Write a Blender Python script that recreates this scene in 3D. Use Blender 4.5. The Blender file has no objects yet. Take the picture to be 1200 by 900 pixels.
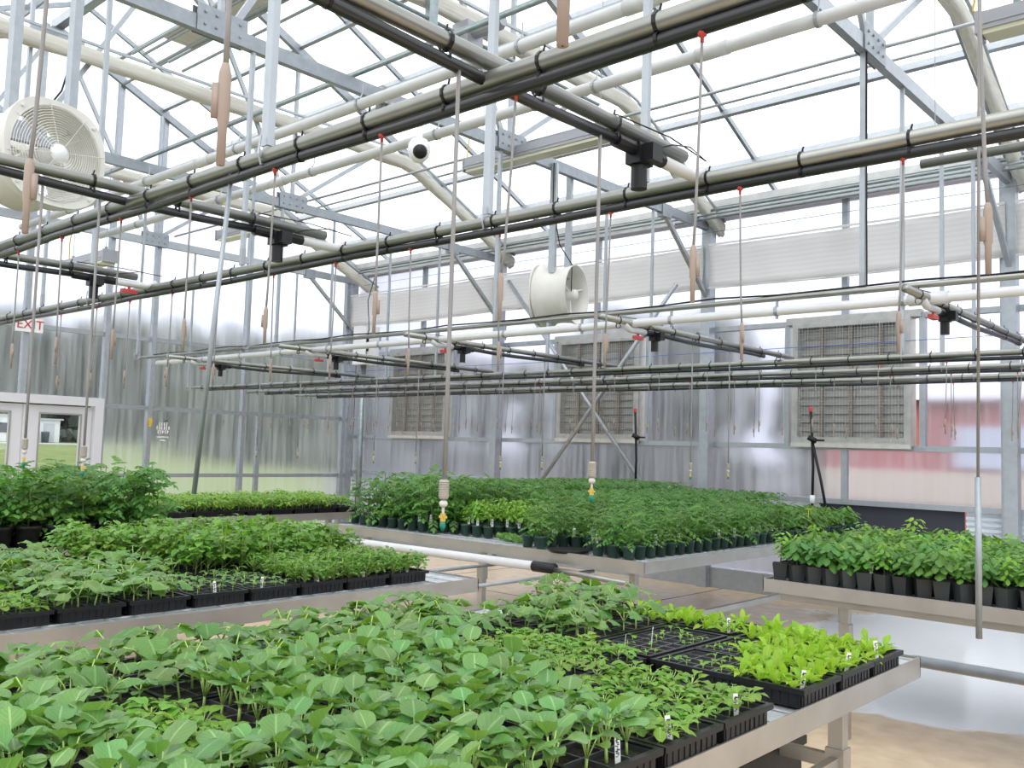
import bpy, bmesh, math, random
from mathutils import Vector, Matrix, Euler
import numpy as np
random.seed(7)
PI = math.pi
C = bpy.context.scene.collection
EYE = 1.65

# ------------------------------------------------------------------ camera
cam_d = bpy.data.cameras.new('camera'); cam = bpy.data.objects.new('camera', cam_d); C.objects.link(cam)
cam_d.sensor_width = 36; cam_d.lens = 36*1068.1/1200; cam_d.clip_start = .05; cam_d.clip_end = 400
yaw, pit, rol = [math.radians(a) for a in (41.94, 4.129, 1.763)]
f = Vector((-math.sin(yaw)*math.cos(pit), math.cos(yaw)*math.cos(pit), math.sin(pit)))
r0 = Vector((math.cos(yaw), math.sin(yaw), 0)); u0 = r0.cross(f)
r = math.cos(rol)*r0 + math.sin(rol)*u0; u = -math.sin(rol)*r0 + math.cos(rol)*u0
M = Matrix((r, u, -f)).transposed().to_4x4(); M.translation = (0, 0, EYE)
cam.matrix_world = M
bpy.context.scene.camera = cam

# ------------------------------------------------------------------ sky (bright overcast) and exposure
sc = bpy.context.scene
w = bpy.data.worlds.new('overcast_sky'); sc.world = w; w.use_nodes = True
nt = w.node_tree; bg = nt.nodes['Background']
tc = nt.nodes.new('ShaderNodeTexCoord'); sp = nt.nodes.new('ShaderNodeSeparateXYZ'); rp = nt.nodes.new('ShaderNodeValToRGB')
nt.links.new(tc.outputs['Generated'], sp.inputs[0]); nt.links.new(sp.outputs['Z'], rp.inputs[0]); nt.links.new(rp.outputs[0], bg.inputs[0])
rp.color_ramp.elements[0].position = 0.0; rp.color_ramp.elements[0].color = (.80, .84, .90, 1)
rp.color_ramp.elements[1].position = .5; rp.color_ramp.elements[1].color = (.97, .985, 1, 1)
bg.inputs[1].default_value = 2.1
sd = bpy.data.lights.new('veiled_sun', 'SUN'); sd.energy = 1.4; sd.angle = math.radians(50); sd.color = (1, .985, .95)
sun = bpy.data.objects.new('veiled_sun', sd); C.objects.link(sun); sun.rotation_euler = Euler((math.radians(28), math.radians(22), 0))
vs = sc.view_settings; vs.view_transform = 'Standard'; vs.look = 'None'; vs.gamma = 1; vs.exposure = .1; vs.use_curve_mapping = False
sc.cycles.max_bounces = 10; sc.cycles.transparent_max_bounces = 16

# ------------------------------------------------------------------ materials
def mat(name, col, rough=.6, metal=0, var=0, scale=8, bump=0, trans=0, stretch=(1, 1, 1), spec=.5, objvar=0, tcol=None, coord='Object'):
    m = bpy.data.materials.new(name); m.use_nodes = True; n = m.node_tree; N = n.nodes; L = n.links
    b = N['Principled BSDF']; b.inputs['Roughness'].default_value = rough; b.inputs['Metallic'].default_value = metal
    b.inputs['Specular IOR Level'].default_value = spec
    b.inputs['Base Color'].default_value = (*col, 1)
    src = None
    if var or bump:
        t = N.new('ShaderNodeTexCoord'); mp = N.new('ShaderNodeMapping'); mp.inputs['Scale'].default_value = stretch
        no = N.new('ShaderNodeTexNoise'); no.inputs['Scale'].default_value = scale; no.inputs['Detail'].default_value = 4
        L.new(t.outputs[coord], mp.inputs[0]); L.new(mp.outputs[0], no.inputs[0])
        if var:
            cr = N.new('ShaderNodeValToRGB'); cr.color_ramp.elements[0].position = .3; cr.color_ramp.elements[1].position = .7
            cr.color_ramp.elements[0].color = (*[c*(1-var) for c in col], 1); cr.color_ramp.elements[1].color = (*[min(1, c*(1+var)) for c in col], 1)
            L.new(no.outputs['Fac'], cr.inputs[0]); src = cr.outputs[0]; L.new(src, b.inputs['Base Color'])
        if bump:
            bp = N.new('ShaderNodeBump'); bp.inputs['Strength'].default_value = bump; bp.inputs['Distance'].default_value = .02
            L.new(no.outputs['Fac'], bp.inputs['Height']); L.new(bp.outputs[0], b.inputs['Normal'])
    if objvar:
        oi = N.new('ShaderNodeObjectInfo'); hs = N.new('ShaderNodeHueSaturation'); mr = N.new('ShaderNodeMapRange')
        mr.inputs[3].default_value = 1-objvar; mr.inputs[4].default_value = 1+objvar
        L.new(oi.outputs['Random'], mr.inputs[0]); L.new(mr.outputs[0], hs.inputs['Value'])
        if src: L.new(src, hs.inputs['Color'])
        else: hs.inputs['Color'].default_value = (*col, 1)
        L.new(hs.outputs[0], b.inputs['Base Color']); src = hs.outputs[0]
    if trans:
        out = N['Material Output']; tr = N.new('ShaderNodeBsdfTranslucent'); mx = N.new('ShaderNodeMixShader')
        tr.inputs[0].default_value = (*(tcol or col), 1); mx.inputs[0].default_value = trans
        L.new(b.outputs[0], mx.inputs[1]); L.new(tr.outputs[0], mx.inputs[2]); L.new(mx.outputs[0], out.inputs[0])
    return m

def leafmat(name, c1, c2, vein, rough=.42, trans=.28, tcol=None, objvar=.22):
    """leaf: blade colour mottled, paler midrib and side veins laid out on the UVs"""
    m = bpy.data.materials.new(name); m.use_nodes = True; n = m.node_tree; N = n.nodes; L = n.links
    b = N['Principled BSDF']; b.inputs['Roughness'].default_value = rough
    uv = N.new('ShaderNodeUVMap'); s = N.new('ShaderNodeSeparateXYZ'); L.new(uv.outputs[0], s.inputs[0])
    def mth(op, a, bb, v1=None):
        k = N.new('ShaderNodeMath'); k.operation = op
        for i, q in enumerate((a, bb)):
            if q is None: continue
            if hasattr(q, 'default_value') or not isinstance(q, (int, float)): L.new(q, k.inputs[i])
            else: k.inputs[i].default_value = q
        return k.outputs[0]
    au = mth('ABSOLUTE', mth('SUBTRACT', s.outputs[0], .5), None)
    mid = mth('LESS_THAN', au, .035)
    w_ = mth('SINE', mth('MULTIPLY', mth('SUBTRACT', s.outputs[1], au), 34.), None)
    side = mth('GREATER_THAN', w_, .93)
    vf = mth('MAXIMUM', mid, mth('MULTIPLY', side, .55))
    no = N.new('ShaderNodeTexNoise'); no.inputs['Scale'].default_value = 25
    t = N.new('ShaderNodeTexCoord'); L.new(t.outputs['Object'], no.inputs[0])
    mx = N.new('ShaderNodeMix'); mx.data_type = 'RGBA'; L.new(no.outputs['Fac'], mx.inputs[0])
    mx.inputs[6].default_value = (*c1, 1); mx.inputs[7].default_value = (*c2, 1)
    m2 = N.new('ShaderNodeMix'); m2.data_type = 'RGBA'; L.new(vf, m2.inputs[0]); L.new(mx.outputs[2], m2.inputs[6]); m2.inputs[7].default_value = (*vein, 1)
    oi = N.new('ShaderNodeObjectInfo'); hs = N.new('ShaderNodeHueSaturation'); mr = N.new('ShaderNodeMapRange'); mh = N.new('ShaderNodeMapRange')
    mr.inputs[3].default_value = 1-objvar; mr.inputs[4].default_value = 1+objvar
    mh.inputs[3].default_value = .462; mh.inputs[4].default_value = .502
    L.new(oi.outputs['Random'], mr.inputs[0]); L.new(mr.outputs[0], hs.inputs['Value'])
    wn = N.new('ShaderNodeTexWhiteNoise'); wn.noise_dimensions = '1D'; L.new(oi.outputs['Random'], wn.inputs['W']); L.new(wn.outputs['Value'], mh.inputs[0]); L.new(mh.outputs[0], hs.inputs['Hue'])
    L.new(m2.outputs[2], hs.inputs['Color']); L.new(hs.outputs[0], b.inputs['Base Color'])
    bp = N.new('ShaderNodeBump'); bp.inputs['Strength'].default_value = .5; bp.inputs['Distance'].default_value = .004
    L.new(vf, bp.inputs['Height']); bp.invert = True; L.new(bp.outputs[0], b.inputs['Normal'])
    tr = N.new('ShaderNodeBsdfTranslucent'); tr.inputs[0].default_value = (*(tcol or c2), 1)
    ms = N.new('ShaderNodeMixShader'); ms.inputs[0].default_value = trans
    L.new(b.outputs[0], ms.inputs[1]); L.new(tr.outputs[0], ms.inputs[2]); L.new(ms.outputs[0], N['Material Output'].inputs[0])
    return m

GALV = mat('galvanised_steel', (.38, .41, .44), .42, .7, .07, 14)
GALVD = mat('weathered_steel', (.30, .33, .36), .45, .65, .10, 14)
ALU = mat('aluminium', (.42, .40, .37), .36, .75, .10, 5)
PIPE = mat('grey_conduit', (.26, .265, .245), .34, .8, .06, 10)
PIPEB = mat('black_poly_pipe', (.018, .019, .022), .32)
PVC = mat('white_pvc', (.56, .57, .58), .42, 0, .05, 6)
DKPIPE = mat('dark_galvanised', (.26, .31, .32), .35, .7, .15, 20)
CREAM = mat('shade_cloth', (.68, .67, .61), .8, 0, .10, 5, .5, .15, (6, .6, 6), tcol=(.8, .77, .65))
def ribcloth():
    m = mat('side_shade_cloth', (.88, .87, .85), .8, trans=.62, tcol=(.93, .92, .9)); N = m.node_tree.nodes; L = m.node_tree.links
    t = N.new('ShaderNodeTexCoord'); wv = N.new('ShaderNodeTexWave'); wv.bands_direction = 'Z'; wv.inputs['Scale'].default_value = 5.5
    wv.inputs['Distortion'].default_value = .4
    cr = N.new('ShaderNodeValToRGB'); cr.color_ramp.elements[0].color = (.78, .78, .76, 1); cr.color_ramp.elements[1].color = (.92, .91, .9, 1)
    L.new(t.outputs['Object'], wv.inputs[0]); L.new(wv.outputs['Fac'], cr.inputs[0]); L.new(cr.outputs[0], N['Principled BSDF'].inputs['Base Color'])
    return m
RIB = ribcloth()
WHITE = mat('white_paint', (.78, .79, .80), .45)
FANW = mat('fan_plastic', (.66, .65, .61), .5, 0, .06, 5)
TAN = mat('tan_plastic', (.30, .235, .195), .6)
IVORY = mat('ivory_plastic', (.33, .30, .255), .6)
TUBE = mat('drop_tube', (.22, .21, .205), .4)
RED = mat('red_plastic', (.45, .04, .03), .45)
BLACK = mat('black_plastic', (.009, .009, .011), .38, spec=.3)
BLACKM = mat('black_pot', (.012, .0125, .0135), .45, 0, .3, 12, spec=.3)
GREENPOT = mat('dark_green_pot', (.02, .055, .04), .42, objvar=.2)
GREYPOT = mat('grey_pot', (.018, .022, .023), .5, objvar=.4)
CELLS = mat('tray_cell_edges', (.05, .052, .056), .3)
SOIL = mat('potting_soil', (.030, .022, .017), .95, 0, .6, 90, .8)
TAG = mat('plant_tag_white', (.8, .8, .8), .5)
INK = mat('ink', (.03, .03, .04), .6)
LAMPG = mat('lamp_grey', (.33, .34, .37), .4, .3)
LENS = mat('lamp_glass', (.55, .55, .42), .15)
LOUV = mat('louver_blade', (.33, .33, .31), .5, .3, .12, 8)
LFRAME = mat('louver_frame', (.46, .46, .45), .45, .5, .12, 10)
TANWD = mat('frame_tan', (.50, .48, .44), .6, 0, .1, 8)
YEL = mat('yellow_cord', (.65, .42, .04), .5)
GRN = mat('green_nozzle', (.0, .16, .10), .4)
BLUE = mat('blue_crate', (.03, .06, .16), .45)
BRASS = mat('brass', (.6, .42, .1), .35, .7)
DOOR = mat('door_grey', (.60, .61, .65), .45, .1)
GRASS = mat('lawn', (.20, .25, .075), .9, 0, .25, .6, .3)
PATH = mat('gravel_path', (.55, .53, .50), .9, 0, .15, 4)
REDW = mat('barn_red', (.46, .15, .13), .8, 0, .12, 2)
BEIGE = mat('barn_band', (.66, .56, .44), .8)
SHEDW = mat('shed_white', (.72, .74, .76), .7)
BARK = mat('bark', (.16, .13, .10), .9, 0, .3, 5)
CROWN = mat('crown_far', (.075, .09, .07), .9, 0, .5, 1.6, .8, objvar=.3)
STEM = mat('pale_stem', (.36, .52, .14), .45, trans=.1)
STEM2 = mat('green_stem', (.07, .17, .035), .5)
LIME = mat('lime_mat', (.55, .62, .16), .8, 0, .1, 3)
DARKF = mat('dark_fabric', (.035, .038, .05), .85)
MESH = mat('bench_mesh', (.58, .61, .63), .4, .6, .1, 40)
YFLOW = mat('yellow_flower', (.85, .72, .02), .5)

L_SQ = leafmat('squash_leaf', (.045, .148, .026), (.092, .245, .042), (.15, .31, .08), .33, .22, (.30, .60, .05))
L_BR = leafmat('brassica_leaf', (.062, .19, .048), (.115, .29, .075), (.20, .38, .14), .32, .22, (.34, .62, .07))
L_KA = leafmat('kale_leaf', (.075, .22, .018), (.135, .35, .03), (.2, .42, .08), .45, .3, (.28, .55, .05))
L_LE = leafmat('lettuce_leaf', (.17, .40, .02), (.27, .52, .03), (.36, .58, .09), .45, .4, (.42, .72, .05), .18)
L_TO = leafmat('tomato_leaf', (.035, .15, .022), (.08, .25, .035), (.11, .27, .06), .45, .25, (.2, .45, .05))
L_TO2 = leafmat('pepper_leaf', (.05, .18, .035), (.10, .28, .055), (.13, .29, .08), .42, .25, (.2, .48, .07))
L_BA = leafmat('basil_leaf', (.10, .27, .02), (.19, .42, .035), (.2, .42, .06), .42, .3, (.35, .65, .05))
L_CE = leafmat('celery_leaf', (.065, .20, .025), (.13, .33, .04), (.15, .34, .06), .40, .3, (.28, .58, .05))

def polycarb():
    """translucent twin-wall sheet: soft see-through, vertical flutes, condensation streaks"""
    m = bpy.data.materials.new('polycarbonate'); m.use_nodes = True; n = m.node_tree; N = n.nodes; L = n.links
    N.remove(N['Principled BSDF']); out = N['Material Output']
    t = N.new('ShaderNodeTexCoord'); mp = N.new('ShaderNodeMapping'); mp.inputs['Scale'].default_value = (9, 9, .5)
    no = N.new('ShaderNodeTexNoise'); no.inputs['Scale'].default_value = 1.6; no.inputs['Detail'].default_value = 6
    L.new(t.outputs['Object'], mp.inputs[0]); L.new(mp.outputs[0], no.inputs[0])
    mr = N.new('ShaderNodeMapRange'); mr.inputs[1].default_value = .3; mr.inputs[2].default_value = .72; mr.inputs[3].default_value = .03; mr.inputs[4].default_value = .22
    L.new(no.outputs['Fac'], mr.inputs[0])
    rf = N.new('ShaderNodeBsdfRefraction'); rf.inputs['IOR'].default_value = 1.08; rf.inputs['Roughness'].default_value = .30; rf.inputs[0].default_value = (.86, .87, .94, 1)
    tp = N.new('ShaderNodeBsdfTransparent'); tp.inputs[0].default_value = (.93, .94, .96, 1)
    mt = N.new('ShaderNodeMixShader'); mt.inputs[0].default_value = .22
    L.new(rf.outputs[0], mt.inputs[1]); L.new(tp.outputs[0], mt.inputs[2])
    tl = N.new('ShaderNodeBsdfTranslucent'); tl.inputs[0].default_value = (.9, .9, .93, 1)
    m1 = N.new('ShaderNodeMixShader'); L.new(mr.outputs[0], m1.inputs[0]); L.new(mt.outputs[0], m1.inputs[1]); L.new(tl.outputs[0], m1.inputs[2])
    gl = N.new('ShaderNodeBsdfGlossy'); gl.inputs['Roughness'].default_value = .25
    lw = N.new('ShaderNodeFresnel'); lw.inputs[0].default_value = 1.35
    m2 = N.new('ShaderNodeMixShader'); L.new(lw.outputs[0], m2.inputs[0]); L.new(m1.outputs[0], m2.inputs[1]); L.new(gl.outputs[0], m2.inputs[2])
    L.new(m2.outputs[0], out.inputs[0]); return m
POLY = polycarb()
def roofmat():
    m = bpy.data.materials.new('roof_glazing'); m.use_nodes = True; n = m.node_tree; N = n.nodes; L = n.links
    N.remove(N['Principled BSDF']); out = N['Material Output']
    tp = N.new('ShaderNodeBsdfTransparent'); tp.inputs[0].default_value = (.96, .97, .98, 1)
    tl = N.new('ShaderNodeBsdfTranslucent'); tl.inputs[0].default_value = (.95, .95, .95, 1)
    mx = N.new('ShaderNodeMixShader'); mx.inputs[0].default_value = .2
    L.new(tp.outputs[0], mx.inputs[1]); L.new(tl.outputs[0], mx.inputs[2]); L.new(mx.outputs[0], out.inputs[0]); return m
ROOFM = roofmat()
def clearglass():
    m = bpy.data.materials.new('door_glass'); m.use_nodes = True; n = m.node_tree; N = n.nodes; L = n.links
    N.remove(N['Principled BSDF']); tp = N.new('ShaderNodeBsdfTransparent'); tp.inputs[0].default_value = (.85, .87, .87, 1)
    gl = N.new('ShaderNodeBsdfGlossy'); gl.inputs['Roughness'].default_value = .02; mx = N.new('ShaderNodeMixShader'); mx.inputs[0].default_value = .06
    L.new(tp.outputs[0], mx.inputs[1]); L.new(gl.outputs[0], mx.inputs[2]); L.new(mx.outputs[0], N['Material Output'].inputs[0]); return m
GLASS = clearglass()
def floormat():
    """tan concrete with puddles standing on it"""
    m = bpy.data.materials.new('wet_concrete'); m.use_nodes = True; n = m.node_tree; N = n.nodes; L = n.links
    b = N['Principled BSDF']; t = N.new('ShaderNodeTexCoord')
    n1 = N.new('ShaderNodeTexNoise'); n1.inputs['Scale'].default_value = .55; n1.inputs['Detail'].default_value = 5; n1.inputs['Roughness'].default_value = .45
    mp = N.new('ShaderNodeMapping'); mp.inputs['Location'].default_value = (2.3, .4, 0); L.new(t.outputs['Object'], mp.inputs[0]); L.new(mp.outputs[0], n1.inputs[0])
    n2 = N.new('ShaderNodeTexNoise'); n2.inputs['Scale'].default_value = 7; n2.inputs['Detail'].default_value = 6; L.new(t.outputs['Object'], n2.inputs[0])
    # puddle mask: wetter towards the right hand aisle
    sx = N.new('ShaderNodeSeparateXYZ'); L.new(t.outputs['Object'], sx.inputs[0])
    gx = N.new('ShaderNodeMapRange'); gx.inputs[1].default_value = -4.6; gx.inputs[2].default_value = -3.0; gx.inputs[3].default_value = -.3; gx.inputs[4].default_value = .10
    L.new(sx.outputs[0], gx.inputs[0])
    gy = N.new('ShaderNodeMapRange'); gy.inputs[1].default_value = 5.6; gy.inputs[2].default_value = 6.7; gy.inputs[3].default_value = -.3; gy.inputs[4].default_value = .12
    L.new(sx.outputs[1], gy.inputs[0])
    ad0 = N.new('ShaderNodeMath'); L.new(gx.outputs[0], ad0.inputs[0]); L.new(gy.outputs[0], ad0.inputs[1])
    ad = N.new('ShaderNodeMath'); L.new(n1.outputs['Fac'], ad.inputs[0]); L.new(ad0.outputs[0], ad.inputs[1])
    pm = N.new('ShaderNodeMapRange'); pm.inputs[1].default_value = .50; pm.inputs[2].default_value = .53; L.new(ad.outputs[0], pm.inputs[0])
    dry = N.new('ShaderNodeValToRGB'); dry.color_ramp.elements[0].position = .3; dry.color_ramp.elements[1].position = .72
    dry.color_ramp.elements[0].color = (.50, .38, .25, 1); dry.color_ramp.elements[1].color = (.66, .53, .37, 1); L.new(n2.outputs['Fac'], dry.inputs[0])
    mx = N.new('ShaderNodeMix'); mx.data_type = 'RGBA'; L.new(pm.outputs[0], mx.inputs[0]); L.new(dry.outputs[0], mx.inputs[6]); mx.inputs[7].default_value = (.80, .82, .86, 1)  # puddles near-white: milky residue, with bright reflection also put into the colour
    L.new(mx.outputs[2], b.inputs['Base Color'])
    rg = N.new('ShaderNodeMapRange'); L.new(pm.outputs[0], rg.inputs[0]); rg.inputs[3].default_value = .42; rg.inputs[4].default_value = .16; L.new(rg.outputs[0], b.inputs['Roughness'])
    sp_ = N.new('ShaderNodeMapRange'); L.new(pm.outputs[0], sp_.inputs[0]); sp_.inputs[3].default_value = .4; sp_.inputs[4].default_value = 1.0; L.new(sp_.outputs[0], b.inputs['Specular IOR Level'])
    bp = N.new('ShaderNodeBump'); bp.inputs['Strength'].default_value = .12; bp.inputs['Distance'].default_value = .01; L.new(n2.outputs['Fac'], bp.inputs['Height']); L.new(bp.outputs[0], b.inputs['Normal'])
    return m
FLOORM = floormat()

# ------------------------------------------------------------------ mesh helpers
class MB:
    def __init__(s): s.v = []; s.f = []; s.uv = []; s.m = []; s.cur = 0
    def face(s, idx, uvs=None): s.f.append(tuple(idx)); s.uv.append(uvs); s.m.append(s.cur)
    def mat(s, i): s.cur = i; return s
    def box(s, c, d, R=None):
        b = len(s.v); e = .00035*((len(s.f)//6) % 6); d = (d[0]+e, d[1]+e, d[2]+e)      # keeps faces of meeting boxes apart
        for x in (-1, 1):
            for y in (-1, 1):
                for z in (-1, 1):
                    p = Vector((x*d[0]/2, y*d[1]/2, z*d[2]/2))
                    if R: p = R @ p
                    s.v.append(Vector(c)+p)
        for q in ((0, 1, 3, 2), (4, 6, 7, 5), (0, 4, 5, 1), (2, 3, 7, 6), (0, 2, 6, 4), (1, 5, 7, 3)): s.face([b+i for i in q])
        return s
    def bb(s, x0, x1, y0, y1, z0, z1): return s.box(((x0+x1)/2, (y0+y1)/2, (z0+z1)/2), (abs(x1-x0), abs(y1-y0), abs(z1-z0)))
    def beam(s, p, q, w, h, up=(0, 0, 1)):
        p = Vector(p); q = Vector(q); d = (q-p); L = d.length; d.normalize(); up = Vector(up)
        if abs(d.dot(up)) > .98: up = Vector((1, 0, 0))
        sx = d.cross(up).normalized(); uz = sx.cross(d)
        R = Matrix((sx, d, uz)).transposed()
        return s.box((p+q)/2, (w, L, h), R)
    def tube(s, pts, rad, n=8, cap=True):
        pts = [Vector(p) for p in pts]; rads = rad if isinstance(rad, (list, tuple)) else [rad]*len(pts)
        rings = []; ref = None
        for i, p in enumerate(pts):
            d = (pts[min(i+1, len(pts)-1)]-pts[max(i-1, 0)])
            if d.length < 1e-9: d = Vector((0, 0, 1))
            d.normalize()
            if ref is None: ref = Vector((1, 0, 0)) if abs(d.x) < .9 else Vector((0, 1, 0))
            a = (ref-d*ref.dot(d)); a = a.normalized() if a.length > 1e-6 else d.orthogonal().normalized(); ref = a; b_ = d.cross(a)
            base = len(s.v)
            for k in range(n):
                t = 2*PI*k/n; s.v.append(p+(a*math.cos(t)+b_*math.sin(t))*rads[i])
            rings.append(base)
        for A, B in zip(rings, rings[1:]):
            for k in range(n): s.face((A+k, A+(k+1) % n, B+(k+1) % n, B+k))
        if cap: s.face([rings[0]+k for k in range(n)][::-1]); s.face([rings[-1]+k for k in range(n)])
        return s
    def lathe(s, c, prof, n=14, axis='Z'):
        """prof: list of (r, h) from start to end along axis"""
        ax = {'X': Vector((1, 0, 0)), 'Y': Vector((0, 1, 0)), 'Z': Vector((0, 0, 1))}[axis]
        a = Vector((0, 0, 1)) if axis != 'Z' else Vector((1, 0, 0)); b_ = ax.cross(a); rings = []
        for rr, h in prof:
            base = len(s.v)
            for k in range(n):
                t = 2*PI*k/n; s.v.append(Vector(c)+ax*h+(a*math.cos(t)+b_*math.sin(t))*max(rr, 1e-4))
            rings.append(base)
        for A, B in zip(rings, rings[1:]):
            for k in range(n): s.face((A+k, A+(k+1) % n, B+(k+1) % n, B+k))
        return s
    def add(s, o, Mx=None):
        b = len(s.v); s.v += [(Mx @ v) if Mx else v.copy() for v in o.v]
        for ff, uu, mm in zip(o.f, o.uv, o.m): s.f.append(tuple(b+i for i in ff)); s.uv.append(uu); s.m.append(mm)
        return s
    def mesh(s, name, mats, smooth=False):
        me = bpy.data.meshes.new(name); me.from_pydata([tuple(v) for v in s.v], [], s.f)
        if not isinstance(mats, (list, tuple)): mats = [mats]
        for m in mats: me.materials.append(m)
        if len(mats) > 1: me.polygons.foreach_set('material_index', s.m)
        if any(s.uv):
            ul = me.uv_layers.new(name='UVMap'); flat = []
            for ff, uu in zip(s.f, s.uv):
                for i in range(len(ff)): flat += list(uu[i]) if uu else (.3, .02)
            ul.data.foreach_set('uv', flat)
        if smooth: me.polygons.foreach_set('use_smooth', [True]*len(me.polygons))
        me.update(); return me

def link(name, me, parent=None, loc=None, rot=None, sca=None):
    o = bpy.data.objects.new(name, me); C.objects.link(o)
    if parent: o.parent = parent
    if loc is not None: o.location = loc
    if rot is not None: o.rotation_euler = rot
    if sca is not None: o.scale = sca
    return o
def obj(name, mb, m, parent=None, smooth=False, loc=None, rot=None): return link(name, mb.mesh(name, m, smooth), parent, loc, rot)
def tag(o, label, cat, group=None):
    o['label'] = label; o['category'] = cat
    if group: o['group'] = group
    return o
def thing(name, label, cat, loc=(0, 0, 0), rot=None, group=None):
    o = link(name, None, None, loc, rot); o.empty_display_size = .1; return tag(o, label, cat, group)
def struct(o): o['kind'] = 'structure'; return o
def Z(rel): return rel+EYE
ORD = ['first', 'second', 'third', 'fourth', 'fifth', 'sixth', 'seventh', 'eighth', 'ninth', 'tenth', 'eleventh', 'twelfth', 'thirteenth', 'fourteenth', 'fifteenth', 'sixteenth', 'seventeenth', 'eighteenth', 'nineteenth', 'twentieth',
       'twenty-first', 'twenty-second', 'twenty-third', 'twenty-fourth', 'twenty-fifth', 'twenty-sixth', 'twenty-seventh', 'twenty-eighth', 'twenty-ninth', 'thirtieth', 'thirty-first', 'thirty-second', 'thirty-third']

# ------------------------------------------------------------------ setting: floor, ground
XG = -13.3; YW = 10.5; YR = 4.9; YN = -.7; XE = 3.5      # gable wall, louver wall, ridge, near eave, right end
ZE = Z(3.25); ZR = Z(5.82)
def roofz(y): return ZR-(abs(y-YR))*(ZR-ZE)/(YW-YR)
def slab(name, x0, x1, y0, y1, m):
    b = MB(); b.bb(x0, x1, y0, y1, -.12, 0); return struct(obj(name, b, m))
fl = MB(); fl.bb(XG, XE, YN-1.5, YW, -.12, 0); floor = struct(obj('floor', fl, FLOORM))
jm = MB()
for y in (1.8, 4.3, 7.9): jm.bb(XG, XE, y-.006, y+.006, -.02, .001)
for x in (-11.5, -8.6, -5.7, -.2): jm.bb(x-.006, x+.006, YN-1.5, YW, -.02, .001)
obj('joint_line', jm, DARKF, floor)
gr = MB()
gr.v = [Vector(p) for p in ((XG-.1, -80, -.13), (XG-.1, 10.0, -.13), (-150, 112, 1.5), (-150, -80, 1.5))]; gr.face((0, 1, 2, 3)); struct(obj('lawn_ground', gr, GRASS))
def lawnz(x): return -.13+(XG-.1-x)*1.63/136.6
pt = MB(); pt.beam((-94, -40, lawnz(-94)), (-94, 120, lawnz(-94)), 9, .12); struct(obj('gravel_path', pt, PATH))
pt2 = MB(); pt2.v = [Vector(p) for p in ((XG-.1, -60, -.131), (60, -60, -.131), (60, 160, -.131), (-150, 160, 1.49), (-150, 112, 1.49), (XG-.1, 10.0, -.131))]; pt2.face((0, 1, 2, 5)); pt2.face((2, 3, 4, 5)); struct(obj('paved_yard', pt2, mat('yard_concrete', (.17, .165, .165), .9, 0, .2, .5)))

# ------------------------------------------------------------------ outside: shed, barn, trees
def box_building(name, label, x0, x1, y0, y1, h, wallm, roofm, face, roof_h=.5):
    t = thing(name, label, 'building', ((x0+x1)/2, (y0+y1)/2, -.13))
    cx, cy = (x0+x1)/2, (y0+y1)/2; b = MB(); b.bb(x0-cx, x1-cx, y0-cy, y1-cy, 0, h); obj('wall', b, wallm, t)
    rb = MB(); o = .25; X0, X1, Y0, Y1 = x0-cx-o, x1-cx+o, y0-cy-o, y1-cy+o
    if roof_h > .4:
        pts = [(X0, Y0, h), (X0, Y1, h), (X0, 0, h+roof_h), (X1, Y0, h), (X1, Y1, h), (X1, 0, h+roof_h)]
        rb.v = [Vector(p) for p in pts]
        for q in ((0, 2, 1), (3, 4, 5), (0, 3, 5, 2), (1, 2, 5, 4), (0, 1, 4, 3)): rb.face(q)
    else: rb.bb(X0, X1, Y0, Y1, h, h+.15)
    obj('roof', rb, roofm, t); return t
ROOFG = mat('metal_roof', (.45, .47, .5), .5)
sh = box_building('garden_shed', 'small white shed with flat grey roof across the lawn, right door pane', -104, -100, 37.4, 40.0, 2.35, SHEDW, ROOFG, 'x', .2)
sh.location.z = lawnz(-102)
dm = MB(); dm.bb(2.0, 2.05, -.35, .75, 0, 2.0); obj('door', dm, mat('shed_door', (.5, .52, .55), .6), sh)
bin_ = MB(); bin_.lathe((0, 0, 0), [(.001, 0), (.34, 0), (.4, 1.0), (.42, 1.02), (.42, 1.12), (.001, 1.2)], 12)
tag(obj('waste_bin', bin_, mat('bin_grey', (.09, .11, .14), .5), None, True, (-99.3, 38.3, lawnz(-99.3))), 'dark grey bin standing in front of the small white shed', 'bin')
tr_ = box_building('white_trailer', 'long white trailer beyond the lawn, left pane of the door', -104, -100, 27.0, 35.6, 2.6, SHEDW, ROOFG, 'x', .2)
tr_.location.z = lawnz(-102)
wm = MB(); wm.bb(2.0, 2.06, -1.8, -.6, 1.2, 2.0); wm.bb(2.0, 2.06, 2.6, 3.8, .9, 1.9); obj('window', wm, DARKF, tr_)
barn = box_building('red_barn', 'red building with beige band outside the louver wall', -7.6, 6.5, 18, 26, 2.95, REDW, mat('barn_roof', (.58, .56, .58), .6), 'y', 1.2)
bm_ = MB(); bm_.bb(-7.05, 7.05, -4.05, -4.0, 1.0, 1.62); obj('wall_band', bm_, BEIGE, barn)
bm_ = MB(); bm_.bb(-4.6, -3.2, -4.08, -4.0, 1.7, 2.45); bm_.bb(.6, 2.4, -4.08, -4.0, 1.7, 2.45); obj('window', bm_, mat('barn_window', (.6, .66, .75), .4), barn)
random.seed(3)
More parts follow.
